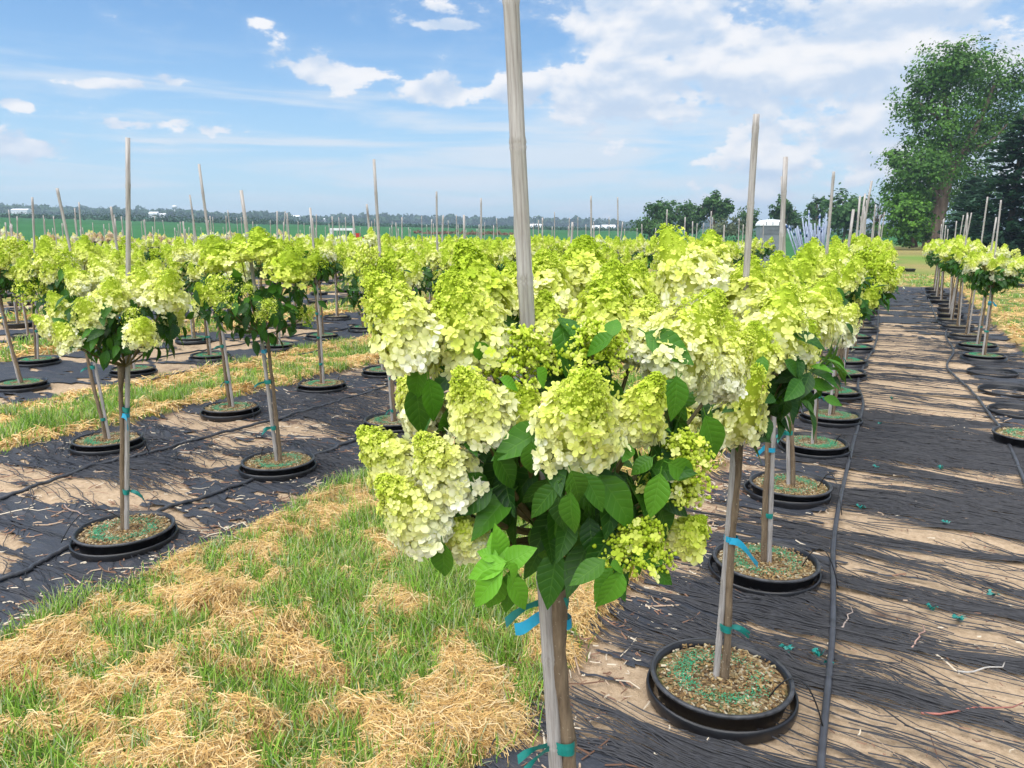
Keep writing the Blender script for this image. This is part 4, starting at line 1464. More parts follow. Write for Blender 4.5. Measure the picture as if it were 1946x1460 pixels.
    # leaves that read one by one: x, y of the stalk end, x, y of the tip, distance, brightness
    one = [(962, 1068, 885, 1095, 1.14, 1), (955, 1070, 930, 1012, 1.16, 1), (950, 1062, 948, 1008, 1.17, .95), (958, 1075, 1012, 1040, 1.15, .8),
           (955, 1085, 890, 1150, 1.13, .9), (968, 1072, 992, 1112, 1.11, 1), (966, 1095, 1010, 1160, 1.14, .8), (950, 1095, 930, 1165, 1.16, .6),
           (948, 1060, 905, 1050, 1.15, .9), (975, 1080, 965, 1170, 1.18, .3),
           (1085, 895, 1115, 960, 1.12, .25), (1085, 935, 1082, 1020, 1.12, .25), (1110, 900, 1152, 970, 1.15, .2), (1060, 920, 1005, 985, 1.15, .15),
           (1010, 840, 1012, 910, 1.16, .12), (940, 860, 985, 930, 1.2, .1), (1255, 900, 1240, 985, 1.15, .55), (1240, 870, 1200, 900, 1.2, .3),
           (1270, 880, 1325, 905, 1.22, .5), (1285, 715, 1290, 800, 1.2, .2), (1290, 720, 1250, 780, 1.3, .1),
           (1150, 1065, 1085, 1110, 1.14, .3), (1160, 1075, 1190, 1080, 1.13, .45), (1180, 1085, 1150, 1165, 1.14, .5), (1165, 1080, 1120, 1140, 1.16, .3),
           (1240, 1080, 1280, 1110, 1.2, .2), (1200, 1060, 1260, 1060, 1.2, .4), (840, 1030, 845, 1100, 1.2, .05), (810, 960, 870, 1000, 1.3, .05),
           (800, 690, 785, 770, 1.3, .25), (815, 720, 830, 800, 1.3, .2), (850, 665, 880, 640, 1.3, .2), (905, 650, 930, 690, 1.3, .3), (790, 730, 800, 830, 1.33, .2),
           (1165, 640, 1105, 670, 1.3, .3), (1160, 640, 1170, 600, 1.34, .3), (1020, 700, 1045, 735, 1.24, .7), (950, 720, 990, 735, 1.24, .5),
           (1340, 790, 1370, 880, 1.3, .1), (1350, 780, 1320, 850, 1.33, .15), (890, 900, 945, 960, 1.22, .1), (905, 900, 880, 960, 1.3, .1)]
    for (x0, y0, x1, y1, h, br) in one:
        p, q = at(x0, y0, h) - B, at(x1, y1, h - .02 + .05 * r.random()) - B
        dr = q - p
        nm = -FWD * .75 + UP * .55 + Vector(r.normal(0, .22, 3))
        if abs(dr.normalized().dot(nm.normalized())) > .9:
            nm = nm + RIGHT * .6
        M = leaf_matrix(p, dr, nm, dr.length * 1.05)
        wf = max(.95, min(1.25, .075 / dr.length))
        put('leaf', LEAFS[int(r.integers(0, 8))], root, M @ Matrix.Diagonal((wf, 1, 1, 1)), (br, 0, 0))
    socket((base.x, base.y, 0), 0, 'socket pot under the near hydrangea tree')
    return root


FLORET_ME = []
for g in range(4):
    tv, tf, tc = FL2[g]
    FLORET_ME.append(MB().add(tv, tf, 0, np.stack([np.zeros(len(tv)), np.full(len(tv), .5), tc], 1)).mesh('floret', FLORET))
near_plant()

# ---------------------------------------------------------------- the other plants, row by row
GROUP = 'potted hydrangea trees'
ORD = ['first', 'second', 'third', 'fourth', 'fifth', 'sixth', 'seventh', 'eighth', 'ninth', 'tenth', 'eleventh', 'twelfth', 'thirteenth',
       'fourteenth', 'fifteenth', 'sixteenth', 'seventeenth', 'eighteenth', 'nineteenth', 'twentieth', 'twenty-first', 'twenty-second']


def px_plant(bpx, tpx, lod, seed, label, **kw):
    b = gnd(*bpx)
    t = at(tpx[0], tpx[1], ahead(b))
    out = hydrangea((b.x, b.y, 0), label, GROUP, lod, seed, top=t, **kw)
    return (b, *out)


def sock_for(b, lod, label, dx=0.0, dy=0.0):
    return socket((b[0] + dx * .3, b[1] + dy * .3, 0.020), lod, label, tilt=rng.normal(0, .02))


def A1_heads():
    k = 3.73
    return [(a_, b_, c_, d_ * 1.06, e_ * 1.06, f_, g_ + .04) for (a_, b_, c_, d_, e_, f_, g_) in [(143, 531, k, 46, 56, 0, .46), (192, 520, k + .1, 58, 72, 0, .60), (211, 560, k - .15, 78, 68, 0, .50), (115, 590, k, 56, 74, 0, .48),
            (167, 592, k - .2, 76, 60, 0, .52), (84, 618, k, 36, 52, 0, .46), (126, 637, k - .2, 66, 56, 0, .55), (318, 548, k - .1, 84, 78, 0, .50),
            (268, 542, k, 74, 66, 0, .56), (270, 628, k - .28, 66, 62, 0, .50), (253, 603, k - .2, 32, 34, 1, .6), (236, 530, k + .15, 50, 50, 0, .45),
            (340, 590, k + .1, 36, 70, 0, .42), (295, 520, k + .2, 50, 50, 0, .62), (155, 625, k - .2, 36, 34, 1, .5)]]


def A2_heads():
    k = 4.9
    return [(413, 480, k, 90, 66, 0, .22), (493, 463, k, 84, 60, 0, .16), (551, 502, k - .1, 92, 66, 0, .20), (587, 505, k, 44, 56, 0, .26),
            (388, 556, k - .1, 54, 44, 0, .22), (415, 546, k - .2, 54, 44, 1, .5), (424, 574, k - .25, 40, 28, 1, .5), (472, 549, k - .3, 24, 20, 1, .5),
            (509, 583, k - .3, 34, 26, 1, .5), (369, 582, k, 30, 40, 0, .55), (455, 470, k + .2, 60, 50, 0, .3), (525, 478, k + .2, 60, 50, 0, .3),
            (495, 600, k - .3, 22, 18, 1, .5), (580, 600, k + .1, 34, 34, 1, .5)]


def R2_heads():
    k = 2.40
    return [(1292, 505, k, 150, 160, 0, .50), (1413, 765, k - .25, 126, 195, 0, .56), (1478, 610, k - .1, 165, 145, 0, .52), (1425, 550, k + .05, 140, 125, 0, .46),
            (1545, 590, k + .25, 130, 130, 0, .46), (1360, 560, k + .1, 110, 120, 0, .62), (1335, 700, k - .05, 120, 150, 0, .55), (1240, 560, k + .1, 110, 120, 0, .50),
            (1520, 660, k, 110, 110, 0, .40), (1440, 660, k - .2, 110, 110, 0, .40), (1210, 640, k + .1, 100, 110, 0, .5), (1350, 480, k + .3, 90, 90, 0, .36),
            (1380, 640, k - .15, 100, 110, 0, .52), (1290, 790, k - .1, 80, 90, 0, .5)]


b, *_ = px_plant((1368, 1318), (1447, 218), 0, 1001, 'second hydrangea tree of the row left of the aisle, just behind the near plant',
                 heads=R2_heads(), leaves=200, crown_z=1.14, crown_r=.33, tie_z=(.26,), tag_z=.585, leaf_rad=(.30, .30, .24))
sock_for(b, 0, 'nearest socket pot in the bottom right, around the second aisle plant', .01, -.03)
b, *_ = px_plant((1453, 1090), (1487, 298), 0, 1002, 'third hydrangea tree of the row left of the aisle, thin stake leaning right',
                 leaves=90, tie_z=(.30,), tag_z=.62, tone=.46, crown_z=1.17, crown_r=.31)
sock_for(b, 0, 'socket pot around the third plant left of the aisle', -.02, 0)
b, *_ = px_plant((1500, 940), (1493, 335), 0, 1003, 'fourth hydrangea tree of the row left of the aisle, behind two stakes', leaves=80, tone=.44, tie_z=(.40, .78))
sock_for(b, 0, 'socket pot around the fourth plant left of the aisle', -.06, -.02)
b, *_ = px_plant((1545, 856), (1589, 326), 1, 1004, 'fifth hydrangea tree of the row left of the aisle, stake leaning right', tone=.40, dense=1.25)
sock_for(b, 0, 'socket pot around the fifth plant left of the aisle')
b, *_ = px_plant((240, 1028), (238, 262), 0, 1010, 'left foreground hydrangea tree with pale stake and full cream heads', heads=A1_heads(), leaves=280,
                 crown_z=1.15, crown_r=.34, tie_z=(.28, .72), tag_z=.69, crown_shift=tuple(RIGHT * .0), leaf_rad=(.29, .29, .21))
sock_for(b, 0, 'socket pot around the left foreground hydrangea', .01, -.02)
b, *_ = px_plant((530, 893), (463, 362), 0, 1011, 'leafy hydrangea tree with lime flower heads on top of a bushy green crown', heads=A2_heads(), leaves=300,
                 crown_z=1.15, crown_r=.36, tie_z=(.30, .62), tag_z=.83, leaf_rad=(.40, .40, .30))
sock_for(b, 0, 'socket pot around the leafy lime hydrangea', .01, -.03)
b, *_ = px_plant((748, 812), (714, 303), 1, 1012, 'hydrangea tree half hidden behind the near plant, two green ties on its stake', tie_z=(.15, .42), green=.4, tone=.4)
sock_for(b, 1, 'socket pot half hidden left of the near plant')
b, *_ = px_plant((207, 850), (104, 358), 0, 1013, 'left leaning hydrangea tree standing behind the left foreground one', leaves=200, tone=.42, green=.3, tie_z=(.22, .62), crown_r=.33)
sock_for(b, 0, 'socket pot behind the left foreground hydrangea', 0, -.02)
b, *_ = px_plant((440, 787), (375, 312), 0, 1014, 'hydrangea tree with cream heads left of the leafy lime one', leaves=190, tone=.6, tie_z=(.30, .62), tag_z=None, crown_r=.31)
sock_for(b, 0, 'socket pot left of the leafy lime hydrangea', 0, -.02)
b, *_ = px_plant((613, 740), (587, 395), 0, 1015, 'slim hydrangea tree with bare twiggy base right of the leafy lime one', leaves=170, tone=.36, green=.4, dense=.7,
                 crown_r=.25, crown_z=1.27, tie_z=(.27, .55, .80), leaf_rad=(.25, .25, .17))
sock_for(b, 0, 'socket pot right of the leafy lime hydrangea', 0, -.02)
b, *_ = px_plant((42, 738), (-60, 330), 1, 1016, 'hydrangea tree cut by the left edge, trunk leaning left', tone=.48, green=.2, tie_z=(.45, .75), crown_r=.32)
sock_for(b, 0, 'socket pot at the left edge under the leaning trunk')
b, *_ = px_plant((72, 692), (59, 375), 1, 1017, 'upright hydrangea tree near the left edge in the fourth row left', tone=.36, green=.4, dense=.8, crown_r=.36)
sock_for(b, 1, 'socket pot of the upright plant near the left edge')

ROWTXT = {'R1': 'row left of the aisle', 'R0': 'row right of the aisle', 'A': 'first row beyond the near grass', 'B': 'second row beyond the near grass',
          'C': 'third row left of the grass', 'D': 'fourth row left of the grass', 'E': 'fifth row left of the grass', 'F': 'sixth row left of the grass',
          'G': 'seventh row left of the grass', 'H': 'eighth row left of the grass', 'I': 'ninth row', 'J': 'tenth row', 'K': 'eleventh row', 'L': 'last row'}
ROWS_TODO = [('R1', 6.87, 5, .44, 26), ('R0', 11.42, 0, .52, 26), ('A', 6.2, 3, .42, 26), ('B', 7.04, 3, .38, 26), ('C', 5.70, 1, .46, 26), ('D', 6.75, 1, .36, 26),
             ('E', 7.0, 0, .42, 26), ('F', 8.0, 0, .44, 26), ('G', 9.5, 0, .45, 26), ('H', 10.5, 0, .4, 26), ('I', 11.8, 0, 1.0, 26), ('J', 13, 0, .98, 25), ('K', 14.6, 0, .6, 25), ('L', 15.5, 0, .5, 25)]
for key, y0, n0, tone, yend in ROWS_TODO:
    x = ROWS[key]
    r = np.random.default_rng(hash(key) % 1000 if False else sum(map(ord, key)) * 7)
    y, n = y0, n0
    while y < yend - .3:
        bx, by = x + r.normal(0, .05), y + r.normal(0, .05)
        dist = math.hypot(bx, by)
        lod = 1 if dist < 13.5 else 2
        gap = (r.random() < .05 and n > n0 + 1)
        if not gap:
            nm = ORD[min(n, 21)]
            white = key in 'IJ'
            if not white:
                lb = 'hydrangea tree, %s from the front in the %s' % (nm, ROWTXT[key])
            else:
                pk = key == 'J' or 2 <= n <= 5
                lb = ('dusty pink' if pk else 'white') + ' flowered hydrangea, %s from the left in the %s' % (nm, ROWTXT[key])
            sh = r.uniform(-.10, .06) - (.05 if dist > 15 else 0)
            leaf_only = r.random() < .12
            root, C = hydrangea((bx, by, 0), lb, GROUP if not white else 'white and pink hydrangeas in the far row', lod, int(2000 + 97 * n + sum(map(ord, key))),
                                height=r.uniform(1.72, 2.16), lean=(r.normal(0, .035), r.normal(0, .03)), tone=tone + r.normal(0, .07),
                                green=.55 if leaf_only else .14, dense=(.65 if leaf_only else r.uniform(1.0, 1.45)), crown_z=1.20 + sh + (.16 if white else 0), crown_r=r.uniform(.29, .36),
                                pink=(.75 if (white and pk) else 0.0), tie_z=(r.uniform(.3, .42), r.uniform(.62, .8)), tag_z=(r.uniform(.6, .8) if r.random() < .4 else None))
        if dist < 17 and (key in ('R1', 'R0', 'A', 'B', 'C', 'D')):
            sock_for((bx, by), 1 if dist < 10 else 2, 'socket pot, %s from the front in the %s' % (ORD[min(n, 21)], ROWTXT[key]))
        y += 1.13 * r.uniform(.96, 1.05)
        n += 1

# empty socket pots and one soil-filled pot on the right
for i, (px, py, lb) in enumerate([(1885, 711, 'empty socket pot in front of the right-hand row, farthest of three'), (1913, 746, 'empty socket pot at the right edge, middle of three'),
                                  (1938, 786, 'empty socket pot at the right edge, nearest of three')]):
    g = gnd(px, py)
    sk = socket((g.x, g.y, 0.02), 0, lb, 'empty sockets at the right edge', tilt=.03)
    put('inner_floor', MB().add(*lathe([(.001, -.26), (.16, -.26), (.2, -.25)], 24)).mesh('inner_floor', SOIL), sk)
g = gnd(1952, 842)
e = empty('soil_filled_pot', (g.x, g.y, 0), label='pot of soil without a plant at the lower right edge', category='pot')
pot_parts(e, 0, 1.0, 2)
for (px, py, lb) in [(1946, 549, 'black empty pot on the far right lawn')]:
    g = gnd(px, py)
    socket((g.x, g.y, 0.12), 1, lb, 'loose pots on the lawn')

# ---------------------------------------------------------------- irrigation hoses
def smooth_path(pts, n):
    P = np.array([tuple(p) for p in pts], float)
    t = np.linspace(0, len(P) - 1, n)
    i = np.clip(t.astype(int), 0, len(P) - 2)
    f = (t - i)[:, None]
    p0, p1, p2, p3 = P[np.clip(i - 1, 0, None)], P[i], P[i + 1], P[np.clip(i + 2, None, len(P) - 1)]
    return 0.5 * ((2 * p1) + (p2 - p0) * f + (2 * p0 - 5 * p1 + 4 * p2 - p3) * f ** 2 + (3 * p1 - p0 - 3 * p2 + p3) * f ** 3)


def hose(pix, extra, label, rad, n, drips=()):
    pts = [Vector((*e_, 0)) for e_ in extra[0]] + [gnd(*q) for q in pix] + [Vector((*e_, 0)) for e_ in extra[1]]
    P = smooth_path(pts, n)
    P[:, 2] = fabric_height(P[:, 0], P[:, 1]) + rad * 1.05
    o = MB().add(*tube(P, rad, 9)).build('irrigation_hose', HOSE, None, label=label, category='hose', group='irrigation hoses along the rows')
    for (a_, b_, hgt) in drips:
        p, q = Vector((*a_, .02)), Vector((*b_, .085))
        m = p.lerp(q, .45) + Vector((0, 0, hgt * 2))
        path = [(1 - t) ** 2 * p + 2 * t * (1 - t) * m + t * t * q for t in np.linspace(0, 1, 14)]
        MB().add(*tube(path, .0028, 5)).build('drip_tube', DRIP, o)
    return o


def nearest(pix, y):
    best = min((gnd(*q) for q in pix), key=lambda g: abs(g.y - y))
    return best.x


R1H = [(1560, 1450), (1582, 1200), (1583, 1050), (1595, 960), (1620, 850), (1640, 770), (1630, 735), (1640, 700), (1665, 650)]
R0H = [(1990, 985), (1946, 915), (1905, 825), (1845, 745), (1800, 700), (1812, 668), (1797, 640), (1800, 620)]
AH = [(0, 1108), (70, 1075), (140, 1040), (300, 978), (420, 936), (480, 915), (620, 860), (690, 832)]
BH = [(0, 952), (80, 925), (190, 886), (300, 858), (420, 826), (540, 795), (640, 765), (730, 738)]
CH = [(0, 800), (100, 778), (230, 748), (330, 722), (430, 702), (560, 682), (690, 655)]
DH = [(250, 690), (400, 665), (560, 640), (700, 618)]
hose(R1H, ([(-.06, 1.0), (-.03, 1.6)], [(-.14, 16), (-.2, 21), (-.15, 26)]), 'grey hose snaking along the left side of the aisle', .013, 260,
     [((-.07, 2.42), (-.24, 2.40), .12), ((-.09, 3.5), (-.25, 3.52), .14), ((-.13, 4.5), (-.28, 4.75), .16), ((-.14, 5.7), (-.26, 5.85), .12)])
hose(R0H, ([], [(.86, 16), (.9, 21), (.88, 26)]), 'grey hose snaking along the right side of the aisle', .013, 200)
hose(AH, ([(-3.85, 1.0)], [(-3.8, 8), (-3.78, 14), (-3.8, 25)]), 'black hose running past the left foreground pot', .012, 200,
     [((-3.75, 2.25), (-3.6, 2.5), .12), ((-3.8, 3.7), (-3.68, 3.7), .12), ((-4.6, 4.9), (-3.7, 5.0), .1)])
hose(BH, ([(-4.75, 1.0)], [(-4.85, 9), (-4.88, 15), (-4.9, 25)]), 'black hose between the two left rows of pots', .012, 200,
     [((-4.8, 3.6), (-5.0, 3.5), .14), ((-4.85, 4.7), (-5.0, 4.75), .1), ((-4.85, 5.9), (-5.0, 6.0), .12)])
hose(CH, ([], [(-7.35, 14), (-7.3, 24)]), 'black hose in front of the third left row', .012, 120)
hose(DH, ([], [(-8.95, 16), (-9.0, 24)]), 'thin black hose beside the fourth left row', .012, 100)

# scraps of green tape dropped on the ground
SCR = [(1555, 1245), (1575, 1262), (1497, 1237), (1770, 1160), (1823, 1180), (1887, 1137), (1797, 1000), (1635, 965), (1695, 760), (1672, 806), (1665, 892), (1787, 892), (1300, 1235), (1325, 1195)]
for i, q in enumerate(sorted(SCR[:12], key=lambda q: -q[1])):
    g = gnd(*q)
    rr_ = np.random.default_rng(3000 + i)
    mb = MB()
    for k in range(3):
        n = 7
        s = np.linspace(0, 1, n)
        a = rr_.uniform(0, 6.28)
        L = rr_.uniform(.03, .06)
        c = np.stack([np.cos(a + s * 2) * L * (s - .5), np.sin(a + s * 2.4) * L * (s - .5), .012 + .012 * np.sin(s * 7 + k)], 1)
        w = np.stack([-np.sin(a + s) * .007, np.cos(a + s) * .007, .004 * np.sin(s * 9)], 1)
        V = np.concatenate([c - w, c + w])
        j = np.arange(n - 1)
        mb.add(V, np.stack([j, j + 1, j + n + 1, j + n], 1))
    o = mb.build('tape_scrap', TIE, None, label='teal scrap of tie tape on the aisle, %s nearest to the camera' % ORD[i], category='tape scrap', group='tape scraps on the aisle')
    o.location = (g.x, g.y, float(fabric_height(np.array([g.x]), np.array([g.y]))[0]))

# fallen canes
for i, (a_, b_, c_, lb) in enumerate([((1750, 1365), (1950, 1345), (.34, .13, .10), 'reddish cane lying on the aisle in the lower right'), ((1820, 1285), (1915, 1268), (.45, .42, .38), 'pale straw lying across the aisle threads'),
                                      ((1598, 1200), (1620, 1160), (.35, .28, .24), 'short pale twig beside the aisle hose'), ((1732, 1240), (1757, 1195), (.4, .25, .2), 'short pinkish twig in the middle of the aisle'),
                                      ((470, 845), (690, 830), (.4, .28, .2), 'long dry cane behind the leafy lime hydrangea pot'), ((120, 965), (170, 985), (.35, .25, .2), 'dry twig left of the left foreground pot')]):
    p, q = gnd(*a_), gnd(*b_)
    pts = [p.lerp(q, t) for t in np.linspace(0, 1, 7)]
    P = np.array([(v.x + .012 * math.sin(3 * k), v.y + .01 * math.cos(2 * k), 0) for k, v in enumerate(pts)])
    P[:, 2] = fabric_height(P[:, 0], P[:, 1]) + .012
    MB().add(*tube(P, np.linspace(.0042, .0022, 7), 6)).build('fallen_cane', simple('cane_%d' % i, c_, .7, 30, .25), None, label=lb, category='twig')

# ---------------------------------------------------------------- trees
def zland(x, y):
    return float(land(np.array([x]), np.array([y]))[0])


QUAD = (np.array([(-.5, 0, 0), (0, -.32, .06), (.5, 0, 0), (0, .32, .06)]), np.array([(0, 1, 2, 3)]))


def crown_mesh(lobes, leaf, dark, light, seed, clump=0.16):
    """lobes: (centre, radii, leaves). Leaves gather in clumps near each lobe's skin"""
    r = np.random.default_rng(seed)
    mb = MB()
    for (c, rad, n) in lobes:
        c, rad = np.asarray(c, float), np.asarray(rad, float)
        nc = max(6, n // 26)
        d = unit(r.normal(0, 1, (nc, 3)))
        q = 1 - 0.75 * r.random(nc) ** 2.4
        ctr = c + d * rad * q[:, None] * (1 + .16 * r.normal(0, 1, (nc, 1)))
        k = r.integers(0, nc, n)
        P = ctr[k] + r.normal(0, 1, (n, 3)) * rad * clump * np.array([1, 1, .72])
        N = unit(unit(P - c) * .8 + np.array([0, 0, .5]) + r.normal(0, .55, (n, 3)))
        D = unit(np.cross(N, r.normal(0, 1, (n, 3))))
        V, Fc = scatter(QUAD[0], [QUAD[1]], P, frames(D, N), leaf * r.uniform(.6, 1.35, n))
        cv = r.random(nc)[k] * .6 + r.random(n) * .4
        C = np.asarray(dark) * (1 - cv[:, None]) + np.asarray(light) * cv[:, None]
        mb.add(V, Fc, 0, np.repeat(C, 4, 0))
    return mb


def tree(name, label, base, trunk_paths, lobes, leaf, dark, light, seed, group=None, category='tree', bark=None, clump=.16):
    root = empty(name, base, label=label, category=category, group=group)
    if lobes:
        crown_mesh(lobes, leaf, dark, light, seed, clump).build('crown', FAR_LEAF, root)
    mb = MB()
    for path, r0, r1 in trunk_paths:
        P = smooth_path(path, 9)
        mb.add(*tube(P, np.linspace(r0, r1, 9), 8))
    mb.build('trunk', bark or TREEBARK, root)
    return root


def at_land(px, py, h):
    p = at(px, py, h)
    return Vector((p.x, p.y, zland(p.x, p.y)))


# the big tree beyond the lane: everything measured at 80 m
BH_ = 80.0
b = at_land(1772, 468, BH_)
def bt(px, py, dh=0.0):
    return np.array(tuple(at(px, py, BH_ + dh) - b))
m_ = BH_ / F
lob = []
for (px, py, w, hh, n, dh) in [(1790, 140, 60, 45, 1500, 0), (1745, 195, 42, 50, 1000, 1), (1830, 120, 46, 36, 1000, -2), (1885, 165, 55, 55, 1600, 1), (1915, 235, 45, 55, 1100, 2),
                               (1800, 225, 55, 40, 1100, -1), (1850, 255, 50, 50, 1200, 2), (1745, 320, 58, 46, 1800, -2), (1805, 310, 45, 55, 1400, 1), (1722, 370, 40, 40, 1100, 0),
                               (1780, 385, 50, 38, 1200, 2), (1860, 335, 40, 50, 900, 3), (1712, 300, 25, 25, 350, -1), (1935, 150, 25, 30, 400, 0), (1770, 270, 40, 30, 700, 1)]:
    lob.append((bt(px, py, dh), (w * m_, w * m_ * .8, hh * m_), int(n * 2.2)))
tp = [([bt(1770, 480), bt(1776, 430), bt(1788, 385), bt(1800, 330)], 1.0, .55),
      ([bt(1800, 335), bt(1803, 270), bt(1797, 210), bt(1790, 130)], .5, .12), ([bt(1800, 340), bt(1835, 280), bt(1870, 210), bt(1890, 160)], .45, .1),
      ([bt(1788, 390), bt(1765, 350), bt(1745, 320), bt(1720, 310)], .4, .1), ([bt(1800, 240), bt(1770, 215), bt(1745, 195)], .22, .07), ([bt(1830, 290), bt(1880, 270), bt(1915, 235)], .22, .07)]
tree('tall_tree', 'tall spreading green tree with forked brown trunk at the right', b, tp, lob, .33, (.030, .095, .018), (.13, .27, .04), 4001)
b2 = at_land(1722, 466, 74)
def b2t(px, py, dh=0.0):
    return np.array(tuple(at(px, py, 74 + dh) - b2))
m2_ = 74 / F
tree('bushy_tree', 'low bright green bushy tree left of the tall tree trunk', b2, [([b2t(1738, 470), b2t(1735, 440), b2t(1728, 410)], .3, .15)],
     [(b2t(1720, 420), (40 * m2_, 2.0, 32 * m2_), 1800), (b2t(1738, 445), (26 * m2_, 1.6, 22 * m2_), 900), (b2t(1708, 395), (24 * m2_, 1.5, 24 * m2_), 800), (b2t(1745, 400), (20 * m2_, 1.5, 30 * m2_), 700)],
     .36, (.03, .10, .016), (.14, .30, .03), 4002)


def spruce(label, px, ptop, pbase, h, halfw, seed, group=None, dark=(.009, .038, .020), light=(.05, .115, .062)):
    b = at_land(px, pbase, h)
    top = at(px, ptop, h).z - b.z
    rad = halfw * h / F
    root = empty('spruce_tree', b, label=label, category='tree', group=group)
    r = np.random.default_rng(seed)
    MB().add(*tube([(0, 0, -.1), (0, 0, top * .5), (0, 0, top)], [.28, .15, .02], 8)).build('trunk', TREEBARK, root)
    mb = MB()
    nl = 24
    for i in range(nl):
        t = i / nl
        z = top * (0.03 + .96 * t)
        L = rad * (1 - t) ** .62 + .15
        for k in range(int(10 + 10 * (1 - t))):
            a = r.uniform(0, 6.28)
            Lk = L * r.uniform(.7, 1.1)
            m = int(34 * (Lk / rad) + 8)
            s = r.random(m) ** .7
            wd = Lk * .15 * (1.1 - s)
            lat = r.normal(0, 1, m) * wd
            P = np.stack([np.cos(a) * Lk * s - np.sin(a) * lat, np.sin(a) * Lk * s + np.cos(a) * lat, z - .30 * Lk * s + .22 * Lk * s ** 2 - np.abs(lat) * .35 + r.normal(0, .05, m)], 1)
            D = unit(np.stack([np.cos(a) + 0 * s, np.sin(a) + 0 * s, -.15 + .3 * s], 1) + r.normal(0, .3, (m, 3)))
            N = unit(np.array([0, 0, 1.0]) + r.normal(0, .35, (m, 3)))
            V, Fc = scatter(np.array([(0, -.5, 0), (.24, 0, -.05), (0, .5, 0), (-.24, 0, -.05)]), [np.array([(0, 1, 2, 3)])], P, frames(D, N), (.60 * r.uniform(.7, 1.2, m)))
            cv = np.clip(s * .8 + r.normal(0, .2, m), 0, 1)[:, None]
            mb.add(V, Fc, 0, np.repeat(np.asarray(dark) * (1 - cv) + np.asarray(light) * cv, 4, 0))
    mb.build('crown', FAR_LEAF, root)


spruce('dark blue-green spruce at the right edge in front of the tall tree', 1915, 215, 470, 56, 112, 4010)
spruce('smaller dark spruce beside the tall tree trunk', 1838, 330, 468, 70, 50, 4011)


def round_tree(label, px, ptop, pbase, h, halfw, seed, name='field_tree', n=900, dark=(.020, .070, .018), light=(.085, .18, .04), airy=False, group='trees along the far hedge line'):
    b = at_land(px, pbase, h)
    m = h / F
    r = np.random.default_rng(seed)
    top = at(px, ptop, h).z - b.z
    W = halfw * 1.35 * m
    lobes = []
    for i in range(7 if not airy else 9):
        a, q = r.uniform(0, 6.28), r.uniform(.1, .62)
        zz = top * r.uniform(.34, .82) if not airy else top * r.uniform(.45, .92)
        f = .62 if not airy else .34
        lobes.append(((W * q * math.cos(a), W * q * math.sin(a), zz), (W * f, W * f, top * (.22 if not airy else .15)), n // 4))
    if not airy:
        lobes.append(((0, 0, top * .5), (W * .8, W * .8, top * .42), n // 3))
    tp = [([(0, 0, -.3), (.1, 0, top * .3), (0, .1, top * .75)], .03 * top, .012 * top)]
    for i in range(4):
        a = i * 1.6 + r.normal(0, .3)
        tp.append(([(0, 0, top * .25), (W * .3 * math.cos(a), W * .3 * math.sin(a), top * .5), (W * .55 * math.cos(a), W * .55 * math.sin(a), top * .75)], .014 * top, .005 * top))
    return tree(name, label, b, tp, lobes, .06 * top + .16, dark, light, seed, group, clump=.24)


D_ = 125
round_tree('round dark bush at the left end of the far tree group', 1232, 410, 462, D_, 28, 4020, 'bush', 900)
round_tree('dark green tree, leftmost tall one in the far tree group', 1268, 374, 460, D_ + 3, 26, 4021)
round_tree('dark green tree, second of the far tree group', 1306, 378, 460, D_ + 6, 24, 4022)
round_tree('flat topped airy tree, third of the far tree group', 1355, 370, 458, D_ + 2, 32, 4023, airy=True, n=1000)
round_tree('pale scrubby tree below the flat topped far tree', 1375, 408, 458, D_ - 8, 30, 4024, 'bush', 700, (.05, .075, .035), (.14, .17, .08))
round_tree('small round tree just left of the tall foreground stake', 1418, 394, 458, D_ + 10, 17, 4025)
round_tree('spiky dark tree behind the two thin stakes', 1490, 372, 458, D_, 24, 4026, airy=True, n=900)
round_tree('low dark hedge tree behind the stake bundle', 1520, 408, 460, D_ + 5, 34, 4027, 'bush', 800)
round_tree('thin sparse tree behind the grey stake bundle', 1548, 368, 458, D_ + 12, 20, 4028, airy=True, n=420)
round_tree('large round dark tree right of the stake bundle', 1602, 358, 462, D_ - 10, 34, 4029, n=1600)
round_tree('low scrub below the bare tree', 1655, 428, 462, D_ - 5, 24, 4031, 'bush', 500, (.03, .05, .03), (.08, .12, .05))

# bare tree
b = at_land(1662, 458, 118)
root = empty('bare_tree', b, label='bare leafless grey tree between the round tree and tall tree', category='tree')
r = np.random.default_rng(4030)
mb = MB()
top = at(1662, 376, 118).z - b.z
mb.add(*tube([(0, 0, -.2), (.1, 0, top * .3), (0, 0, top * .5)], [.18, .14, .1], 6))
for i in range(26):
    a = r.uniform(0, 6.28)
    z0 = top * r.uniform(.25, .5)
    L = top * r.uniform(.25, .5)
    e_ = np.array([math.cos(a) * L * .55, math.sin(a) * L * .55, z0 + L])
    m0 = np.array([math.cos(a) * L * .32, math.sin(a) * L * .32, z0 + L * .45])
    mb.add(*tube([(0, 0, z0), m0, e_], [.07, .045, .015], 4))
    for k in range(4):
        f = e_ + r.normal(0, 1, 3) * L * .22 + np.array([0, 0, L * .15])
        mb.add(*tube([m0 + (e_ - m0) * r.random(), f], [.025, .012], 3))
mb.build('branches', TREEBARK, root)

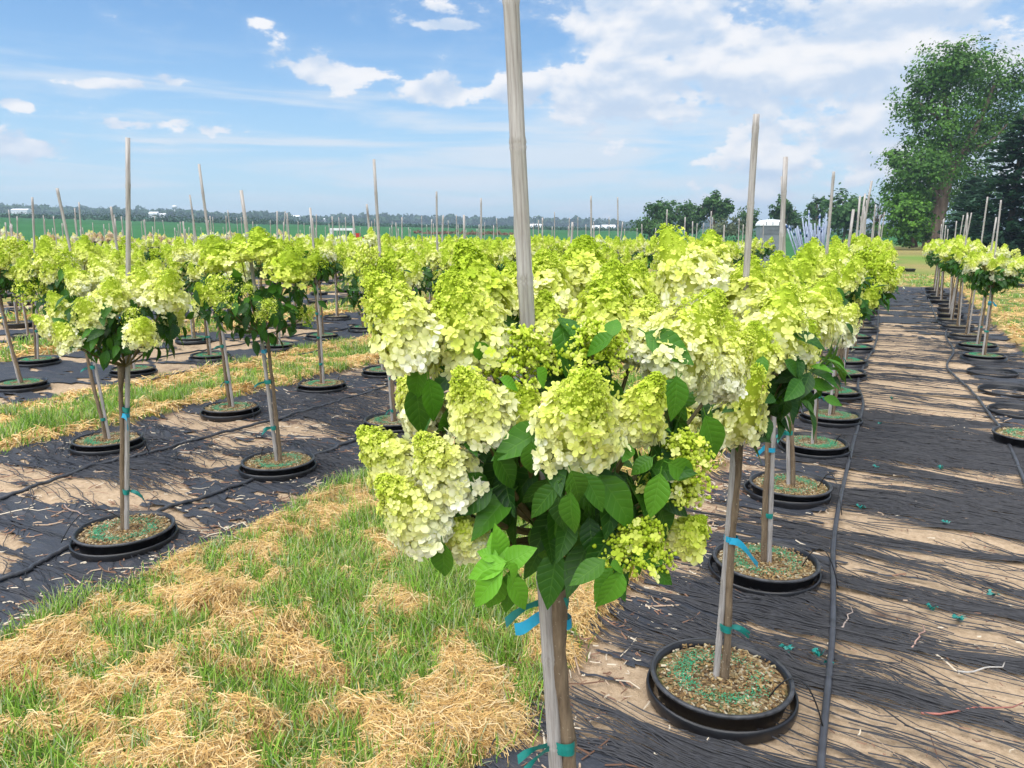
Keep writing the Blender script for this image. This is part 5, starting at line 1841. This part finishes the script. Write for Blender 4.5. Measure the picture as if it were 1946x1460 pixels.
# ---------------------------------------------------------------- far woods and nursery rows
def band(name, label, cat, px0, px1, step, h, hj, top, wid, seed, n_leaf, dark, light, conifer=False):
    r = np.random.default_rng(seed)
    mb = MB()
    px = px0
    while px < px1:
        hh = h + r.uniform(-hj, hj)
        p = at_land(px, 430, hh)
        t = top * r.uniform(.65, 1.25) * (.75 + .5 * float(sstep(-.3, .3, fbm(px * .012, seed, 3))))
        w = wid * r.uniform(.7, 1.3)
        n = n_leaf
        if conifer:
            u = r.random(n)
            a = r.uniform(0, 6.28, n)
            P = np.stack([w * (1 - u) * np.cos(a), w * (1 - u) * np.sin(a), t * u], 1)
            S = np.full(n, w * .9) * (1.1 - u)
        else:
            d = unit(r.normal(0, 1, (n, 3)))
            P = d * np.array([w, w, t * .5]) * r.uniform(.6, 1.05, (n, 1)) + np.array([0, 0, t * .5])
            S = np.full(n, w * .75) * r.uniform(.6, 1.2, n)
        P = P + np.array(tuple(p))
        N = unit(r.normal(0, .6, (n, 3)) + np.array([0, 0, .5]) + np.array([_s, -_c, 0]) * .7)
        V, Fc = scatter(QUAD[0] * np.array([1, 1.4, 1]), [QUAD[1]], P, frames(unit(np.cross(N, r.normal(0, 1, (n, 3)))), N), S)
        cv = (r.random() * .5 + r.random(n) * .5)[:, None]
        mb.add(V, Fc, 0, np.repeat(np.asarray(dark) * (1 - cv) + np.asarray(light) * cv, 4, 0))
        px += step * r.uniform(.5, 1.5)
    mb.build(name, FAR_LEAF, None, kind='stuff', label=label, category=cat)


band('far_woods', 'blue-green wooded ridge along the horizon', 'woods', -160, 2150, 4.2, 1000, 90, 8, 6.5, 4040, 46, (.018, .05, .03), (.06, .12, .05))
band('far_woods', 'second darker line of woods below the ridge at left', 'woods', -120, 760, 5, 800, 50, 6, 5, 4041, 40, (.02, .055, .03), (.06, .13, .045))
band('young_conifer_rows', 'dark band of young conifers across the left field', 'conifers', -120, 520, 2.6, 300, 16, 3.0, 1.2, 4042, 18, (.010, .04, .020), (.035, .09, .035), True)
band('young_conifer_rows', 'dark hedge-like conifer band across the middle field', 'conifers', 480, 1230, 2.6, 330, 14, 2.2, 1.3, 4043, 14, (.012, .045, .022), (.03, .085, .035), True)
band('dry_brush', 'reddish brown dry brush line across the middle field', 'brush', 790, 1000, 5, 150, 6, 0.55, .7, 4044, 9, (.11, .06, .035), (.20, .12, .07))

# ---------------------------------------------------------------- far buildings and machines
def barn(px, py, h, L, W, Hh, label, rot=0.0, arch=False):
    p = at_land(px, py, h)
    e = empty('farm_building', p, label=label, category='building')
    e.rotation_euler = (0, 0, YAW + rot)
    if arch:
        a = np.linspace(0, math.pi, 13)
        prof = np.stack([np.cos(a) * W / 2, np.sin(a) * Hh], 1)
        V = np.concatenate([np.stack([np.full(13, -L / 2), prof[:, 0], prof[:, 1]], 1), np.stack([np.full(13, L / 2), prof[:, 0], prof[:, 1]], 1)])
        j = np.arange(12)
        MB().add(V, [np.stack([j, j + 1, j + 14, j + 13], 1)]).build('roof', WHITE, e)
        MB().add(V, [np.array([list(range(13))]), np.array([list(range(25, 12, -1))])]).build('wall', WHITE, e, smooth=False)
        V, Q = box((0, -W / 2 - .05, .7), (L * .3, .1, 1.4))
        MB().add(V, Q).build('door', GREYPLASTIC, e, smooth=False)
        return
    MB().add(*box((0, 0, Hh / 2), (L, W, Hh))).build('wall', WHITE, e, smooth=False)
    V = np.array([(-L / 2 - .4, -W / 2 - .4, Hh), (L / 2 + .4, -W / 2 - .4, Hh), (L / 2 + .4, W / 2 + .4, Hh), (-L / 2 - .4, W / 2 + .4, Hh), (-L / 2 - .4, 0, Hh * 1.45), (L / 2 + .4, 0, Hh * 1.45)])
    MB().add(V, [np.array([(0, 1, 5, 4), (2, 3, 4, 5)]), np.array([(0, 4, 3), (1, 2, 5)])]).build('roof', WHITE, e, smooth=False)
    MB().add(*box((L * .2, -W / 2 - .03, Hh * .3), (L * .14, .1, Hh * .6))).build('door', GREYPLASTIC, e, smooth=False)


barn(41, 404, 720, 15, 8, 3.4, 'long white shed on the ridge at the far left')
barn(293, 410, 760, 8, 6, 4, 'cream house on the ridge, left one of two')
barn(309, 410, 764, 7, 5, 3.2, 'cream house on the ridge, right one of two')
barn(562, 416, 780, 8, 6, 4.2, 'white barn on the ridge left of the red machine')
barn(612, 418, 790, 9, 6, 2.6, 'small white shed on the ridge right of the white barn')
barn(1018, 432, 560, 9, 7, 2.6, 'white arched greenhouse just right of the tall centre stake', arch=True)
barn(1132, 434, 575, 6, 6, 2.2, 'white arched greenhouse, left one of the far pair', arch=True)
barn(1156, 434, 570, 10, 7, 2.8, 'white arched greenhouse, right one of the far pair', arch=True)
p = at_land(333, 410, 900)
e = empty('water_tower', p, label='pale water tower on the left horizon', category='water tower')
MB().add(*tube([(0, 0, 0), (0, 0, 11)], [.9, .7], 10)).build('column', WHITE, e)
MB().add(*lathe([(.01, 10), (2.2, 11), (3.2, 12.6), (2.6, 14), (.01, 14.8)], 16)).build('tank', WHITE, e)

# portable toilet
p = at_land(1461, 470, 38)
e = empty('portable_toilet', p, label='grey portable toilet with white domed roof beyond the flowers', category='toilet')
e.rotation_euler = (0, 0, YAW - .12)
MB().add(*box((0, 0, 1.0), (1.10, 1.10, 2.0))).build('cabin', GREYPLASTIC, e, smooth=False)
for i in range(6):
    MB().add(*box((0, -.565, 1.60 + i * .065), (.96, .03, .035))).build('vent_slat', GREYPLASTIC, e, smooth=False)
V, Q = [], []
for i, (q, z) in enumerate([(.60, 2.0), (.60, 2.06), (.54, 2.20), (.40, 2.27), (.12, 2.30)]):
    for (sx, sy) in ((-1, -1), (1, -1), (1, 1), (-1, 1)):
        V.append((sx * q, sy * q, z))
for i in range(4):
    for j in range(4):
        Q.append((i * 4 + j, i * 4 + (j + 1) % 4, i * 4 + 4 + (j + 1) % 4, i * 4 + 4 + j))
Q.append((16, 17, 18, 19))
MB().add(V, np.array(Q)).build('domed_roof', WHITE, e, smooth=False)
for x in (-.3, .0, .3):
    MB().add(*box((x, -.575, 2.10), (.035, .06, .16))).build('roof_rib', GREYPLASTIC, e, smooth=False)
MB().add(*box((0, -.556, .95), (.72, .02, 1.2))).build('door', GREYPLASTIC, e, smooth=False)

# bundle of grey stakes standing upright, fanned out at the top
b = at_land(1549, 520, 24)
e = empty('stake_bundle', b, label='fanned bundle of grey stakes with dark blue ties standing among plants', category='stakes')
r = np.random.default_rng(4100)
m_ = 24 / F
zt = at(1540, 432, 24).z - b.z
for i in range(46):
    u = r.uniform(-1, 1)
    t = np.array(tuple(RIGHT * ((u * 36 - 12 + r.normal(0, 3)) * m_) + FWD * r.normal(0, .28) + UP * (zt + r.normal(0, .12) + (.35 if r.random() < .12 else 0))))
    f = np.array(tuple(RIGHT * ((u * 14) * m_ + r.normal(0, .03)) + FWD * r.normal(0, .08)))
    MB().add(*tube([f, (f + t) / 2, t], [.026, .024, .022], 5)).build('stake', GALV, e)
    if i % 3 == 0:
        c = f + (t - f) * r.uniform(.90, .95)
        MB().add(*tube([c, c + (t - f) * .05], .030, 6)).build('tie', NAVY, e)

# red machine with a white pipe frame in the crop field
p = at_land(655, 470, 46)
m_ = 46 / F
e = empty('field_machine', p, label='red field machine with white pipe frame beyond the left flowers', category='machine')
e.rotation_euler = (0, 0, YAW)
zt = at(655, 437, 46).z - p.z
for x in (-.78, -.66, .55):
    MB().add(*box((x, 0, zt / 2), (.09, .09, zt))).build('frame_post', WHITE, e, smooth=False)
MB().add(*box((-.1, 0, zt + .03), (1.55, .14, .14))).build('top_bar', WHITE, e, smooth=False)
for x in (-.3, .22):
    MB().add(*tube([(x, .12, .4), (x, .12, zt)], .03, 6)).build('hanging_pipe', DARK, e)
MB().add(*box((.80, 0, zt * .62), (.30, .55, zt * .55))).build('red_body', RED, e, smooth=False)
MB().add(*box((1.22, .02, zt * .74), (.72, .08, .07))).build('arm', RED, e, smooth=False)
MB().add(*tube([(1.5, .02, zt * .55), (1.56, .02, zt * .85)], [.09, .07], 8)).build('hitch', DARK, e)
for x in (-.5, .8):
    V, Q = tube([(x, -.35, .33), (x, -.2, .33)], .33, 16)
    MB().add(V, Q).build('wheel', DARK, e)

# low clutter where the lane meets the lawn
p = at_land(1703, 514, 33)
e = empty('pot_heap', p, label='small heap of black pots at the end of the aisle', category='pots')
for i in range(5):
    o = put('pot', POT_FAR, e, Matrix.Translation((.28 * i - .6, .1 * (i % 2), .06)) @ Matrix.Rotation(.2 * i, 4, 'Z'))

# ---------------------------------------------------------------- air
hz, t = mat('summer_haze')
o = t.n('ShaderNodeOutputMaterial')
pv = t.n('ShaderNodeVolumePrincipled', ins={'Color': (.62, .78, .95, 1), 'Density': 0.0005, 'Anisotropy': 0.2})
t.t.links.new(pv.outputs[0], o.inputs['Volume'])
V, Q = box((0, 0, 29.5), (9400, 9400, 63))
MB().add(V, Q).build('haze', hz, None, smooth=False, kind='stuff', label='pale summer haze over the fields', category='haze')
